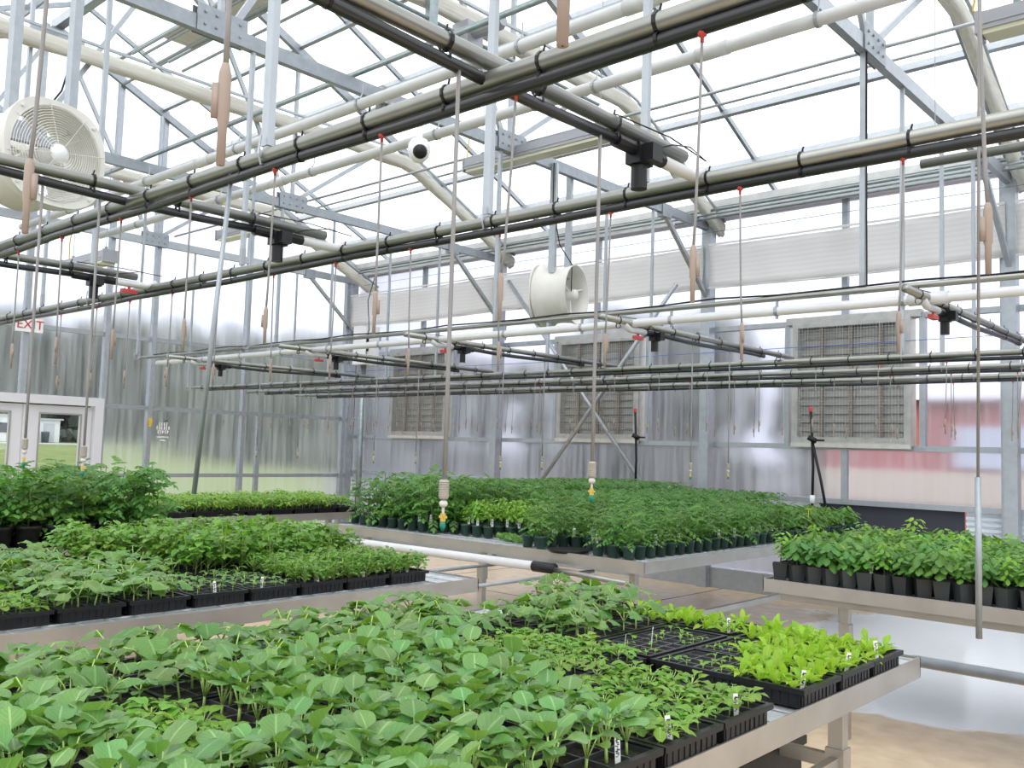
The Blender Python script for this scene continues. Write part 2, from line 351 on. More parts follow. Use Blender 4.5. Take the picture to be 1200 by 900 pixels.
def tree_mesh(seed):
    rd = random.Random(seed); b = MB()
    for k in range(12):
        a = rd.random()*2*PI; rr = rd.uniform(0, 1.6); c = Vector((math.cos(a)*rr, math.sin(a)*rr, (1.0+k*.25) if k < 4 else rd.uniform(3.0, 7.2))); R = rd.uniform(1.1, 1.9)
        bm = bmesh.new(); bmesh.ops.create_icosphere(bm, subdivisions=3, radius=1)
        base = len(b.v)
        for v in bm.verts: b.v.append(c+v.co*R*(1+rd.uniform(-.22, .22)))
        for ff in bm.faces: b.face([base+v.index for v in ff.verts])
        bm.free()
    return b
TM = [tree_mesh(i).mesh('crown', CROWN) for i in range(4)]
tkb = MB(); tkb.tube([(0, 0, 0), (.1, 0, 2), (0, .1, 4.5)], [.22, .17, .1], 8); TRK = tkb.mesh('trunk', BARK, True)
k = 0
for i in range(26):
    y = 2+i*4.6+random.uniform(-.6, .6); x = -110-(i % 2)*7-random.uniform(0, 3); s = random.uniform(1.7, 2.1)
    t = thing('broadleaf_tree', f'dark leafy tree in the row behind the lawn, {ORD[i]} from the left', 'tree', (x, y, lawnz(x)-.3), (0, 0, random.random()*6), 'trees behind the lawn'); t.scale = (s, s, s)
    link('crown', TM[i % 4], t); link('trunk', TRK, t)
for i in range(12):
    x = -66+i*5.2; y = 34+random.uniform(-2, 3); s = random.uniform(.8, 1.05)
    if x > -9: break
    t = thing('broadleaf_tree', f'grey green tree beyond the louver wall, {ORD[i]} from the corner', 'tree', (x, y, -.2), (0, 0, random.random()*6), 'trees beyond the louver wall'); t.scale = (s, s, s)
    link('crown', TM[i % 4], t); link('trunk', TRK, t)
hb = MB()
for i in range(60): hb.box((-105+random.uniform(-.3, .3), 40.6+i*.22, lawnz(-105)+.6+random.uniform(-.1, .1)), (1.0, .6, 1.4), Euler((random.random(), random.random(), random.random())).to_matrix())
o = tag(obj('clipped_hedge', hb, CROWN), 'low clipped green hedge right of the white shed', 'hedge')

# ------------------------------------------------------------------ louver wall
XC = [-13.3, -9.63, -5.95, -2.42, 1.2]
zr = [Z(-.48), Z(.15), Z(1.63), ZE]            # sill rail, mid rail, top rail, gutter
wr = MB()
for z in zr[:3]: wr.bb(XG, XE, YW-.06, YW+.02, z-.03, z+.03)
wr.bb(XG, XE, YW-.12, YW+.06, 0, .25)
wall_r = struct(obj('wall_right', wr, GALV))
for x in XC:
    c = MB(); c.bb(x-.065, x+.065, YW-.2, YW-.06, 0, ZE); c.bb(x-.1, x-.07, YW-.14, YW-.06, .3, ZE); obj('column', c, GALV, wall_r)
mull = []
for a, b_ in zip(XC, XC[1:]):
    m_ = (a+b_)/2
    for z0, z1 in ((Z(-.48), Z(.15)), (Z(1.63), ZE)):
        c = MB(); c.bb(m_-.035, m_+.035, YW-.07, YW-.01, z0, z1); obj('mullion', c, GALV, wall_r)
    for x in (a+.42, b_-.42) if b_ < 1 else ():
        pass
def panel(x0, x1, z0, z1):
    c = MB(); c.bb(x0, x1, YW+.0, YW+.012, z0, z1); obj('panel', c, POLY, wall_r)
LV = [(-12.15, -10.75), (-8.42, -7.0), (-4.79, -3.42), (-1.1, .3)]
for a, b_ in zip(XC, XC[1:]):
    m_ = (a+b_)/2
    for z0, z1 in ((zr[0], zr[1]), (zr[2], zr[3])):
        for x0, x1 in ((a, m_), (m_, b_)): panel(x0+.01, x1-.01, z0+.03, z1-.03)
for (a, b_), (l0, l1) in zip(zip(XC, XC[1:]), LV):
    panel(a+.01, l0-.1, zr[1]+.03, zr[2]-.03); panel(l1+.1, b_-.01, zr[1]+.03, zr[2]-.03)
    for x in (l0-.1, l1+.1):
        c = MB(); c.bb(x-.03, x+.03, YW-.07, YW+.02, zr[1], zr[2]); obj('mullion', c, GALV, wall_r)
panel(1.2, XE, .3, ZE)
WB = mat('knee_board', (.62, .68, .74), .4, 0, .05, 3)
for k, (x0, x1, m_) in enumerate(((XG, -9.63, POLY), (-9.63, -5.95, POLY), (-5.95, -4.5, POLY), (-4.5, -2.9, DARKF), (-2.9, 1.2, WB), (1.2, XE, WB))):
    c = MB(); c.bb(x0+.01, x1-.01, YW, YW+.012, .25, zr[0]-.03)
    if m_ is WB:
        z = .28
        while z < zr[0]-.05: c.bb(x0+.01, x1-.01, YW-.02, YW, z, z+.03); z += .06
    obj('panel', c, m_, wall_r)
# gutter beam above the columns
g = MB(); g.bb(XG, XE, YW-.16, YW+.1, ZE-.17, ZE+.02); g.bb(XG, XE, YW-.2, YW-.15, ZE-.05, ZE+.04); g.bb(XG, XE, YW-.22, YW-.16, ZE-.20, ZE-.16)
struct(obj('trim_gutter', g, mat('gutter_alu', (.62, .63, .62), .42, .5, .1, 6)))

# louvered intake windows
def louver(i, x0, x1):
    z0, z1 = Z(.17), Z(1.62); W = x1-x0; H = z1-z0; y = YW-.12
    t = thing(f'louver_window', ['aluminium louver window nearest the corner', 'aluminium louver window behind the crossed braces', 'aluminium louver window nearest the right edge', 'aluminium louver window outside the right edge'][i], 'louver', ((x0+x1)/2, YW, z0), None, 'louver windows in the side wall')
    fr = MB(); h = W/2
    for a, b_, c_, d_ in ((-h, -h+.07, 0, H), (h-.07, h, 0, H), (-h, h, 0, .09), (-h, h, H-.06, H)): fr.bb(a, b_, -.14, .05, c_, d_)
    fr.bb(-h-.1, h+.1, -.1, 0, H-.01, H+.07); obj('frame', fr, LFRAME, t)
    bk = MB(); bk.bb(-h, h, .03, .05, 0, H); obj('backing', bk, mat('louver_back', (.25, .25, .24), .7) if 'louver_back' not in bpy.data.materials else bpy.data.materials['louver_back'], t)
    bl = MB(); bl.box((0, 0, 0), (W-.14, .006, .112), Euler((math.radians(-9), 0, 0)).to_matrix()); bl.bb(-h+.07, h-.07, -.028, -.018, -.055, -.045)
    me = bl.mesh('louver_blade', LOUV); n = 13
    for k in range(n): link('blade', me, t, (0, -.02, .12+k*(H-.2)/(n-.5)))
    for x in (-h*.5, 0, h*.5):
        s = MB(); s.bb(x-.016, x+.016, -.10, -.06, .08, H-.05); obj('divider', s, mat('rust_bar', (.24, .19, .15), .6) if 'rust_bar' not in bpy.data.materials else bpy.data.materials['rust_bar'], t)
    ms = MB(); q = .035
    for k in range(int(W/q)): x = -h+.02+k*q; ms.bb(x-.0012, x+.0012, -.145, -.143, .0, H-.03)
    for k in range(int(H/(q))): z = .02+k*q; ms.bb(-h+.02, h-.02, -.145, -.143, z-.0008, z+.0008)
    o = obj('insect_mesh', ms, LFRAME, t); o['kind'] = 'stuff'
    pl = MB(); pl.bb(-h, h, -.16, -.1, -.03, .02); obj('sill', pl, TANWD, t)
for i, (a, b_) in enumerate(LV): louver(i, a, b_)

# side shade cloth along the wall, with a sagging hem
def shade(x0, x1, i):
    b = MB(); nx = 40; nz = 6; z1 = Z(2.68); z0 = Z(2.14)
    for a in range(nx+1):
        for c_ in range(nz+1):
            u_ = a/nx; v_ = c_/nz; x = x0+(x1-x0)*u_; sag = .03*math.sin(PI*u_)
            b.v.append(Vector((x, YW-.26+.012*math.sin(u_*37+v_*3)+.02*math.sin(v_*PI), z0+(z1-z0)*v_-sag*(1-v_*.5))))
    for a in range(nx):
        for c_ in range(nz): p = a*(nz+1)+c_; b.face((p, p+nz+1, p+nz+2, p+1))
    t = thing('side_shade_curtain', f'white ribbed shade cloth along the top of the louver wall, {["nearest the corner", "between the braced columns", "above the right louver", "beyond the right column"][i]}', 'curtain', ((x0+x1)/2, YW-.26, Z(2.14)), None, 'white shade cloths along the wall')
    for v in b.v: v -= Vector(t.location)
    o = obj('cloth', b, RIB, t, True); md = o.modifiers.new('thickness', 'SOLIDIFY'); md.thickness = .003
    h = MB(); h.tube([((x0-x1)/2, 0, .0), (0, 0, -.03), ((x1-x0)/2, 0, 0)], .012, 6); h.tube([((x0-x1)/2, 0, .56), ((x1-x0)/2, 0, .56)], .014, 6); obj('hem_tube', h, RIB, t)
for i, (a, b_) in enumerate(zip(XC, XC[1:])): shade(a+.08, b_-.02, i)
wi = MB(); wi.tube([(XG, YW-.3, Z(2.85)), (XE, YW-.3, Z(2.85))], .004, 4)
tag(obj('guide_wire', wi, DKPIPE), 'thin wire running just above the white shade cloth', 'wire')
bc = MB(); bc.tube([(XG, YW-.24, Z(1.32)), (-8, YW-.24, Z(1.30)), (XE, YW-.24, Z(1.36))], .004, 4)
tag(obj('string_line', bc, mat('blue_line', (.1, .15, .5), .5)), 'thin blue string stretched across the louver windows', 'string')

# ------------------------------------------------------------------ gable wall with the double door
gp = MB()
for z in (Z(-.55), Z(.46), Z(1.5)):
    if z > 2.5: gp.bb(XG-.02, XG+.05, YN, YW, z-.03, z+.03)
    else: gp.bb(XG-.02, XG+.05, 5.8, YW, z-.03, z+.03); gp.bb(XG-.02, XG+.05, YN, 3.7, z-.03, z+.03)
wall_l = struct(obj('wall_left', gp, GALV))
GY = [(5.87, 0), (6.58, 0), (8.17, 0), (10.2, 0), (4.76, Z(.55)), (3.65, 0), (2.0, 0), (.6, 0)]
for y, z0 in GY:
    c = MB(); c.bb(XG-.0, XG+.09, y-.035, y+.035, z0, roofz(y)); obj('column', c, GALV, wall_l)
c = MB(); c.bb(XG, XG+.06, 8.45, 8.52, 0, Z(.46)); obj('column', c, GALV, wall_l)
def gpanel(y0, y1, z0, z1=None):
    b = MB(); y0 += .01; y1 -= .01
    if z1: b.bb(XG-.03, XG-.018, y0, y1, z0+.01, z1-.01)
    else:
        za, zb = roofz(y0)-.02, roofz(y1)-.02
        b.v = [Vector(p) for p in ((XG-.03, y0, z0), (XG-.03, y1, z0), (XG-.03, y1, zb), (XG-.03, y0, za), (XG-.018, y0, z0), (XG-.018, y1, z0), (XG-.018, y1, zb), (XG-.018, y0, za))]
        for q in ((0, 1, 2, 3), (7, 6, 5, 4), (0, 4, 5, 1), (1, 5, 6, 2), (2, 6, 7, 3), (3, 7, 4, 0)): b.face(q)
    obj('panel', b, POLY, wall_l)
ys = [5.87, 6.58, 8.17, 10.2, 10.5]
for a, b_ in zip(ys, ys[1:]):
    gpanel(a, b_, 0, Z(-.55)); gpanel(a, b_, Z(-.55), Z(.46)); gpanel(a, b_, Z(.46), Z(1.5)); gpanel(a, b_, Z(1.5))
for a, b_ in ((YN, .6), (.6, 2.0), (2.0, 3.65)): gpanel(a, b_, 0, Z(1.5)); gpanel(a, b_, Z(1.5))
for a, b_ in ((3.65, 4.76), (4.76, 5.87)):
    gpanel(a, b_, Z(.56), Z(1.5)); gpanel(a, b_, Z(1.5)) if a > 4 else (gpanel(a, b_, Z(1.5)))
# door: frame, header, two leaves with glass
d = thing('door_1', 'grey steel double door with glass panes in the end wall', 'door', (XG, 4.8, 0)); d['kind'] = 'structure'
b = MB()
for y in (-1.08, 1.0): b.bb(-.05, .12, y-.05, y+.07, 0, Z(.52))
b.bb(-.05, .12, -1.13, 1.07, Z(.44), Z(.56)); obj('frame', b, DOOR, d)
for s, y0, y1 in ((0, -.98, -.01), (1, .01, .93)):
    b = MB(); g0, g1 = y0+.22, y1-.16; H = Z(.42); zb, zt = .45, Z(.30)
    for q in ((y0, g0, .02, H), (g1, y1, .02, H), (g0, g1, .02, zb), (g0, g1, zt, H)): b.bb(0, .05, *q)
    lf = obj('door_leaf', b, DOOR, d); b = MB(); b.bb(.02, .03, g0, g1, zb, zt); obj('glass', b, GLASS, lf)
    b = MB(); 
    for q in ((g0-.02, g0, zb-.02, zt+.02), (g1, g1+.02, zb-.02, zt+.02), (g0, g1, zb-.02, zb), (g0, g1, zt, zt+.02)): b.bb(.045, .062, *q)
    obj('glazing_bead', b, ALU, lf)
    b = MB(); yy = (y1-.07) if s == 0 else (y0+.07); b.tube([(.05, yy, 1.0), (.1, yy, 1.0), (.1, yy+(.1 if s else -.1), 1.0)], .012, 8); obj('handle', b, ALU, lf)

def text_mesh(s, size, m, name='lettering', depth=.003):
    cu = bpy.data.curves.new(name, 'FONT'); cu.body = s; cu.size = size; cu.extrude = depth; cu.align_x = 'CENTER'; cu.align_y = 'CENTER'
    to = bpy.data.objects.new(name, cu); C.objects.link(to); dg = bpy.context.evaluated_depsgraph_get()
    me = bpy.data.meshes.new_from_object(to.evaluated_get(dg)); bpy.data.objects.remove(to); me.name = name
    me.materials.clear(); me.materials.append(m); return me
ex = thing('exit_sign', 'white exit sign with red letters above the double door', 'sign', (XG+.12, 4.78, Z(1.40)))
b = MB(); b.bb(-.03, .03, -.17, .17, 0, .19); obj('housing', b, WHITE, ex)
link('lettering', text_mesh('EXIT', .17, RED), ex, (.033, 0, .095), (PI/2, 0, PI/2))
# printed decal on the end wall panel: small white strokes with a green sprig (not legible in the photo)
dc = thing('printed_decal', 'small white printed decal with a green sprig on the end wall panel', 'decal', (XG-.012, 6.85, Z(.08)))
b = MB(); rd = random.Random(4)
for row, (z, n, hh) in enumerate(((.15, 4, .05), (.09, 6, .055), (.03, 5, .05), (-.05, 8, .022), (-.10, 4, .02))):
    for i in range(n):
        y = (i-(n-1)/2)*(.038 if row < 3 else .024); b.bb(0, .003, y-.009, y+.004, z-hh/2, z+hh/2)
        b.bb(0, .003, y-.008, y+.010, z+(hh*.3 if rd.random() > .5 else -hh*.4), z+(hh*.3 if rd.random() > .5 else -hh*.4)+.008)
obj('lettering', b, TAG, dc)
b = MB(); b.box((.002, .03, .195), (.003, .05, .014), Euler((.7, 0, 0)).to_matrix()); b.box((.002, .055, .2), (.003, .04, .014), Euler((-.7, 0, 0)).to_matrix()); obj('sprig', b, GRN, dc)
b = MB(); b.bb(XG+.09, XG+.13, 6.56, 6.60, Z(.22), Z(.31)); b.bb(XG+.09, XG+.12, 6.565, 6.595, Z(.18), Z(.22))
tag(obj('door_latch_box', b, YEL), 'small yellow tag hooked on the end wall post', 'tag')

# ------------------------------------------------------------------ roof
ce = MB()
ce.bb(XG, XE, YR-.06, YR+.06, ZR-.1, ZR+.03); ceiling = struct(obj('ceiling', ce, GALV))
PY = [9.8, 9.04, 8.25, 7.38, 6.5, 5.62]
for y in PY:
    for s in (0, 1):
        yy = y if s == 0 else 2*YR-y; c = MB(); z = roofz(yy)-.05
        c.beam((XG, yy, z), (XE, yy, z), .045, .09, (0, (.41 if s == 0 else -.41), .9)); obj('purlin', c, GALV, ceiling)
for i in range(9):
    x = XG+(i+.5)*1.835
    for s in (1, -1):
        if i % 2 == 0:
            c = MB(); c.beam((x, YR, ZR+.01), (x, YR+s*(YW-YR), ZE+.01), .04, .06); obj('glazing_bar', c, GALVD, ceiling)
XR = [XG, -11.46, -9.63, -7.79, -5.95, -4.19, -2.42, -.6, 1.2, XE]
for a, b_ in zip(XR, XR[1:]):
    for s in (1, -1):
        for u0_, u1_ in ((0, .5), (.5, 1)):
            y0, y1 = YR+s*(YW-YR)*u0_, YR+s*(YW-YR)*u1_; q = MB()
            q.v = [Vector(p) for p in ((a+.02, y0, roofz(y0)+.06), (b_-.02, y0, roofz(y0)+.06), (b_-.02, y1, roofz(y1)+.06), (a+.02, y1, roofz(y1)+.06))]
            q.face((0, 1, 2, 3)); obj('roof_panel', q, ROOFM, ceiling)
# ridge vent flap seen near the end wall
ZC = Z(2.97)
TX = [XG+.12, -9.63, -5.95, -2.42, 1.2]
TN = ['against the end wall', 'second from the end wall', 'carrying the round fans', 'in line with the right column', 'behind the camera']
def truss(x, i):
    t = thing('roof_truss', f'galvanised steel roof truss {TN[i]}', 'truss', (x, YR, ZC), None, 'roof trusses')
    L_ = lambda y, z: (0, y-YR, z-ZC)
    c = MB(); c.bb(-.03, .03, YN-YR+.1, YW-YR-.15, -.055, .055); obj('bottom_chord', c, GALVD if i in (1, 2) else GALV, t)
    for s in (1, -1):
        c = MB(); c.beam(L_(YR, ZR-.12), L_(YR+s*5.5, roofz(YR+s*5.5)-.12), .06, .10); obj('rafter', c, GALVD, t)
        for (a, za), (q, zq) in (((1.58, ZC+.04), (1.58, roofz(YR+1.58)-.15)), ((1.58, ZC+.04), (3.2, roofz(YR+3.2)-.15)), ((1.5, ZC+.04), (.06, ZR-.2))):
            c = MB(); c.beam(L_(YR+s*a, za), L_(YR+s*q, zq), .035, .05); obj('web', c, GALV, t)
        c = MB(); c.beam(L_(YR+s*4.4, ZC-.05), L_(YR+s*5.48, Z(2.0)), .05, .05); obj('knee_brace', c, GALV, t)
        gq = MB(); gq.bb(-.042, -.034, s*1.58-.2, s*1.58+.2, -.06, .14); gq.bb(.034, .042, s*1.58-.2, s*1.58+.2, -.06, .14)
        for yy in (-.14, -.05, .05, .14):
            for zz in (.0, .09): gq.lathe((.042, s*1.58+yy, zz), [(.012, 0), (.012, .01), (.001, .012)], 6, 'X')
        obj('gusset_plate', gq, GALVD, t)
        gq = MB(); gq.bb(-.042, .042, s*4.4-.1, s*4.4+.1, -.1, .06); obj('gusset_plate', gq, GALVD, t)
    gq = MB(); gq.bb(-.04, .04, -.35, .35, ZR-ZC-.32, ZR-ZC-.14); obj('gusset_plate', gq, GALVD, t)
for i, x in enumerate(TX): truss(x, i)
# gathered shade curtains hanging along the trusses
def gathered(x, i, zf=Z(3.98)):
    rd = random.Random(i); t = thing('gathered_shade_curtain', f'cream shade cloth bundled along the truss {TN[i]}', 'curtain', (x, YR, zf), None, 'bundled shade cloths')
    path = [(-5.6, -1.02), (-3.9, -.12), (-3.5, .0), (-2, .01), (0, .0), (2, .02), (3.3, .01), (3.55, -.04), (4.0, -.25), (4.6, -.53), (5.2, -.82), (5.62, -1.02)]
    pts = []
    for (a, za), (b_, zb) in zip(path, path[1:]):
        n = max(2, int((b_-a)/.18))
        for k in range(n): u_ = k/n; pts.append((a+(b_-a)*u_, za+(zb-za)*u_))
    pts.append(path[-1]); sec = [(a_*.85, b__*.72) for a_, b__ in [(-.05, .07), (-.02, .075), (.02, .08), (.06, .07), (.075, .02), (.055, -.05), (.06, -.11), (.02, -.14), (-.02, -.12), (-.05, -.14), (-.07, -.06), (-.075, .02)]]
    b = MB(); m_ = len(sec); ph = [rd.uniform(0, 6) for _ in sec]
    for y, z in pts:
        for k, (sx_, sz_) in enumerate(sec):
            wob = 1+.10*math.sin(y*2.3+ph[k])+.06*math.sin(y*7+ph[k]*2); b.v.append(Vector((sx_*wob, y, z+sz_*wob)))
    for a in range(len(pts)-1):
        for k in range(m_): p = a*m_; b.face((p+k, p+(k+1) % m_, p+m_+(k+1) % m_, p+m_+k))
    b.face(range(m_)); b.face([len(b.v)-1-k for k in range(m_)]); obj('cloth_bundle', b, CREAM, t, True)
    c = MB()
    for (a, za), (b_, zb) in zip(path, path[1:]): c.beam((.05, a, za+.10), (.05, b_, zb+.10), .03, .025)
    obj('lead_rail', c, GALV, t)
for i, x in enumerate(TX[:4]): gathered(x+(.1 if i else .35), i, Z(3.97) if i else Z(3.78))

def longpipe(name, label, y, z, r_, m, x0, x1, cat='pipe', n=10, group=None):
    b = MB(); b.tube([(x0, y, z), (x1, y, z)], r_, n); return tag(obj(name, b, m, None, True), label, cat, group)
# white heating mains under the ridge with clamps
for j, (y, lab) in enumerate(((4.54, 'wide white main pipe under the ridge, nearer one'), (5.41, 'wide white main pipe under the ridge, farther one'))):
    t = thing('white_main_pipe', lab, 'pipe', (0, y, Z(2.78)), None, 'wide white mains under the ridge')
    b = MB(); b.tube([(-12.6 if j else -13.0, 0, 0), (3, 0, 0)], .045, 14); obj('pipe', b, PVC, t, True)
    for x in (-11.5, -9.5, -7.7, -5.85, -4.1, -2.35, -.6):
        c = MB(); c.lathe((x, 0, 0), [(.050, -.012), (.053, -.012), (.053, .012), (.050, .012)], 14, 'X'); c.tube([(x, 0, .05), (x, .02, .1), (x, .02, .18)], .006, 6); obj('hanger_clamp', c, GALV, t)
    for x in (-8.3, -4.6, -3.1):
        c = MB(); c.lathe((x, 0, 0), [(.045, -.12), (.051, -.12), (.051, .12), (.045, .12)], 14, 'X'); obj('coupling', c, LAMPG if x == -4.6 else PVC, t, True)
# twin dark conduits and thin drive tubes
for y, z, r_, nm, lab in ((4.93, 3.07, .014, 'drive_tube', 'thin steel tube carrying the middle hangers'), (4.55, 3.06, .019, 'steel_conduit', 'dark twin conduit below the ridge, lower tube'), (4.63, 3.13, .017, 'steel_conduit', 'dark twin conduit below the ridge, upper tube'),
                          (8.90, 3.93, .016, 'drive_tube', 'thin steel drive tube under the far roof slope'), (5.83, 5.2, .022, 'drive_tube', 'thin steel drive tube high under the ridge'),
                          (6.75, 3.10, .014, 'drive_tube', 'thin steel tube resting on the truss gussets'), (7.6, 3.95, .012, 'drive_tube', 'thinnest steel tube under the bundled cloths'),
                          (10.15, 3.12, .018, 'wall_conduit', 'upper of the conduits running beside the gutter'), (10.05, 3.04, .014, 'wall_conduit', 'middle of the conduits running beside the gutter'),
                          (9.95, 2.96, .016, 'wall_conduit', 'lowest of the conduits running beside the gutter')):
    longpipe(nm, lab, y, Z(z), r_, DKPIPE if 'conduit' in nm else GALV, -13.1 if z != 2.96 else -6.2, 3, 'conduit')
# short capped pipe at the right
longpipe('capped_pipe', 'short thick capped steel pipe hanging at the right, under the second long pipe', 6.9, Z(2.2), .035, PIPE, -2.2, 3)
b = MB(); b.tube([(-2.1, 6.9, Z(2.2)), (-2.1, 6.9, Z(4.3))], .003, 4); tag(obj('hanging_wire', b, DKPIPE), 'thin wire holding the end of the capped pipe', 'wire')

# ------------------------------------------------------------------ irrigation pipes, drops, cross pipes
DROP = None
def drop_mesh(L_, lean):
    b = MB(); b.tube([(0, 0, 0), (lean*.25, 0, -L_*.33), (lean*.7, 0, -L_*.7), (lean, 0, -L_+.1)], .0032, 6)
    return b
head = MB(); head.lathe((0, 0, 0), [(.001, .0), (.0045, 0), (.005, .045), (.0068, .05), (.0068, .1), (.004, .112), (.001, .114)], 10); head.bb(-.012, -.005, -.0025, .0025, .052, .088)
HEADM = head.mesh('misting_head', TAN, True)
fit = MB(); fit.lathe((0, 0, 0), [(.001, .010), (.009, .008), (.010, 0), (.009, -.006), (.004, -.008), (.004, -.02), (.001, -.02)], 8); FITM = fit.mesh('red_fitting', RED, True)
DM = [drop_mesh(.53, l).mesh('drop_tube', TUBE, True) for l in (-.012, .0, .012, -.03)]
rd = random.Random(11)
def drops(y, z, xs, pipelabel):
    for i, x in enumerate(xs):
        k = rd.randrange(4); lean = (-.012, 0, .012, -.03)[k]
        t = thing('mist_drop_line', f'mist drop line, {ORD[i]} from the right on {pipelabel}', 'drop line', (x, y, z-.05), None, 'mist drop lines on '+pipelabel)
        link('red_fitting', FITM, t); link('drop_tube', DM[k], t); link('misting_head', HEADM, t, (lean, 0, -.535), (0, 0, rd.random()*6))
clip = MB(); clip.lathe((0, 0, 0), [(.024, -.004), (.0265, -.004), (.0265, .004), (.024, .004)], 10, 'X'); clip.lathe((0, 0, -.036), [(.0165, -.004), (.0185, -.004), (.0185, .004), (.0165, .004)], 10, 'X'); clip.tube([(0, 0, .025), (.004, 0, .04)], .003, 5)
CLIPM = clip.mesh('cable_tie', BLACK)
def twinpipe(y, z, x0, x1, lab, short, dropx, group='twin irrigation pipes', bl=0):
    t = thing('irrigation_pipe', lab, 'pipe', (0, y, z), None, group)
    b = MB(); b.tube([(x0, 0, 0), (x1, 0, 0)], .0225, 12); obj('steel_pipe', b, PIPE, t, True)
    b = MB(); n = 24; pts = [(x0+bl+(x1-x0-bl)*k/n, .004*math.sin(k*2.1), -.040+.004*math.sin(k*1.7)) for k in range(n+1)]; b.tube(pts, .0155, 10); obj('black_hose', b, PIPEB, t, True)
    x = x0+.3
    while x < min(x1, 1): link('cable_tie', CLIPM, t, (x, 0, 0)); x += .31
    drops(y, z-.0, dropx, short)
ZP = Z(.88)
twinpipe(.5, ZP, -3.2, 2, 'grey steel pipe with black hose nearest the camera', 'the pipe nearest the camera', [.1, -.38, -.88, -1.39, -1.9])
twinpipe(1.53, ZP, -7.5, 3, 'grey steel pipe with black hose, second from the camera', 'the second pipe from the camera', [-.4, -.9, -1.39, -1.87, -2.37, -2.87, -3.39, -3.93, -4.4])
twinpipe(2.52, ZP, -9.5, 3, 'grey steel pipe with black hose, third from the camera', 'the third pipe from the camera', [-.35, -.85, -1.34, -1.83, -2.35, -2.86, -3.37, -3.87, -4.38, -4.88, -5.4, -5.85, -6.4])
fx = lambda a, n: [a-.5*k for k in range(n)]
twinpipe(7.15, Z(.80), -13.05, 3, 'grey steel pipe with black hose, nearest of the three before the louvers', 'the nearest louver side pipe', fx(-.6, 24), bl=.4)
twinpipe(8.12, Z(.80), -13.05, 3, 'grey steel pipe with black hose, middle of the three before the louvers', 'the middle louver side pipe', fx(-.85, 24), bl=.5)
twinpipe(9.05, Z(.80), -13.05, 3, 'grey steel pipe with black hose, last of the three before the louvers', 'the last louver side pipe', fx(-.6, 24), bl=.6)
# white main with its carrier pipe
t = thing('white_supply_main', 'white supply pipe slung under a thin steel pipe across the middle of the house', 'pipe', (0, 4.98, Z(.86)))
b = MB(); b.tube([(-9.9, 0, 0), (-4.4, 0, .0), (3, 0, 0)], .027, 12); obj('pipe', b, PVC, t, True)
b = MB(); b.tube([(-10.35, 0, .075), (3, 0, .075)], .017, 10); obj('carrier_pipe', b, PIPE, t, True)
b = MB(); pts = [(-10+k*.4, .015*math.sin(k*1.3), .1+.008*math.sin(k*2.2)) for k in range(33)]; b.tube(pts, .006, 6); obj('black_cable', b, BLACK, t)
cm = MB(); cm.lathe((0, 0, 0), [(.027, -.01), (.031, -.01), (.031, .01), (.027, .01)], 10, 'X'); cm.bb(-.006, .006, -.006, .006, -.045, .09); CM = cm.mesh('clamp', GALVD)
for k in range(17): link('clamp', CM, t, (-9.6+k*.72, 0, 0))
cj = MB(); cj.lathe((-1.55, 0, 0), [(.027, -.1), (.034, -.1), (.034, .1), (.027, .1)], 12, 'X'); obj('coupling', cj, PVC, t, True)

def crosspipe(x, y0, y1, z, lab, valve_end, red=True):
    """pipe along Y with a solenoid valve block where it is fed"""
    t = thing('cross_pipe', lab, 'pipe', (x, 0, z), None, 'cross pipes with valves')
    b = MB(); b.tube([(0, y0, .0), (0, y1, 0)], .021, 12); obj('steel_pipe', b, PIPE, t, True)
    s = 1 if valve_end < (y0+y1)/2 else -1      # hose leaves the valve in this direction
    b = MB(); hp = [(0, valve_end+s*(.12+k*.25), -.042-.008*math.sin(k*.9)) for k in range(int((abs((y1 if s > 0 else y0)-valve_end)-.2)/.25))]
    if len(hp) > 1: b.tube(hp, .0155, 10)
    obj('black_hose', b, PIPEB, t, True)
    v = MB(); v.bb(-.025, .025, valve_end-.035, valve_end+.035, -.09, -.03); v.lathe((0, valve_end, -.16), [(.001, 0), (.024, 0), (.024, .07), (.018, .09)], 12); v.tube([(0, valve_end-.12, -.045), (0, valve_end+.12, -.045)], .021, 10)
    v.bb(.025, .06, valve_end-.02, valve_end+.03, -.085, -.035)
    obj('solenoid_valve', v, BLACK, t)
    w_ = MB(); w_.tube([(0, valve_end-s*.12, -.045), (0, valve_end-s*.3, -.045), (0, valve_end-s*.36, -.02)], .02, 10); obj('elbow', w_, PVC, t, True)
    if red:
        q = MB(); q.box((0, valve_end-s*.2, -.09), (.03, .09, .022)); q.bb(-.006, .006, valve_end-s*.2-.006, valve_end-s*.2+.006, -.085, -.05); obj('red_handle', q, RED, t)
    q = MB(); q.tube([(.02, valve_end, -.05), (.05, valve_end-s*.1, -.01), (.02, valve_end-s*.25, .03), (-.01, valve_end-s*.4, .03), (.01, valve_end-s*.15, .035), (0, valve_end+s*.1, .03)], .0025, 5); obj('wire', q, BLACK, t)
    q = MB(); y = min(y0, y1)+.2
    while y < max(y0, y1)-.1: link('cable_tie', CLIPM, t, (0, y, 0), (0, 0, PI/2)); y += .33
    return t
crosspipe(-1.485, .2, 2.42, ZP+.05, 'cross pipe joining the near pipes, crossing the top centre', 2.18, False)
crosspipe(-3.33, .2, 2.42, ZP+.05, 'cross pipe joining the near pipes, left of centre', 2.18, False)
crosspipe(-5.12, .2, 2.42, ZP+.05, 'cross pipe joining the near pipes, at the far left', 2.18, True)
for x, nm in ((-1.55, 'rightmost'), (-3.42, 'right of the crossed braces'), (-5.27, 'before the middle louver'), (-6.95, 'beside the white box'), (-9.0, 'at the far left')):
    crosspipe(x, 4.62, 7.4, Z(.88)-.02, f'cross pipe running back from the white main, {nm}', 5.25)

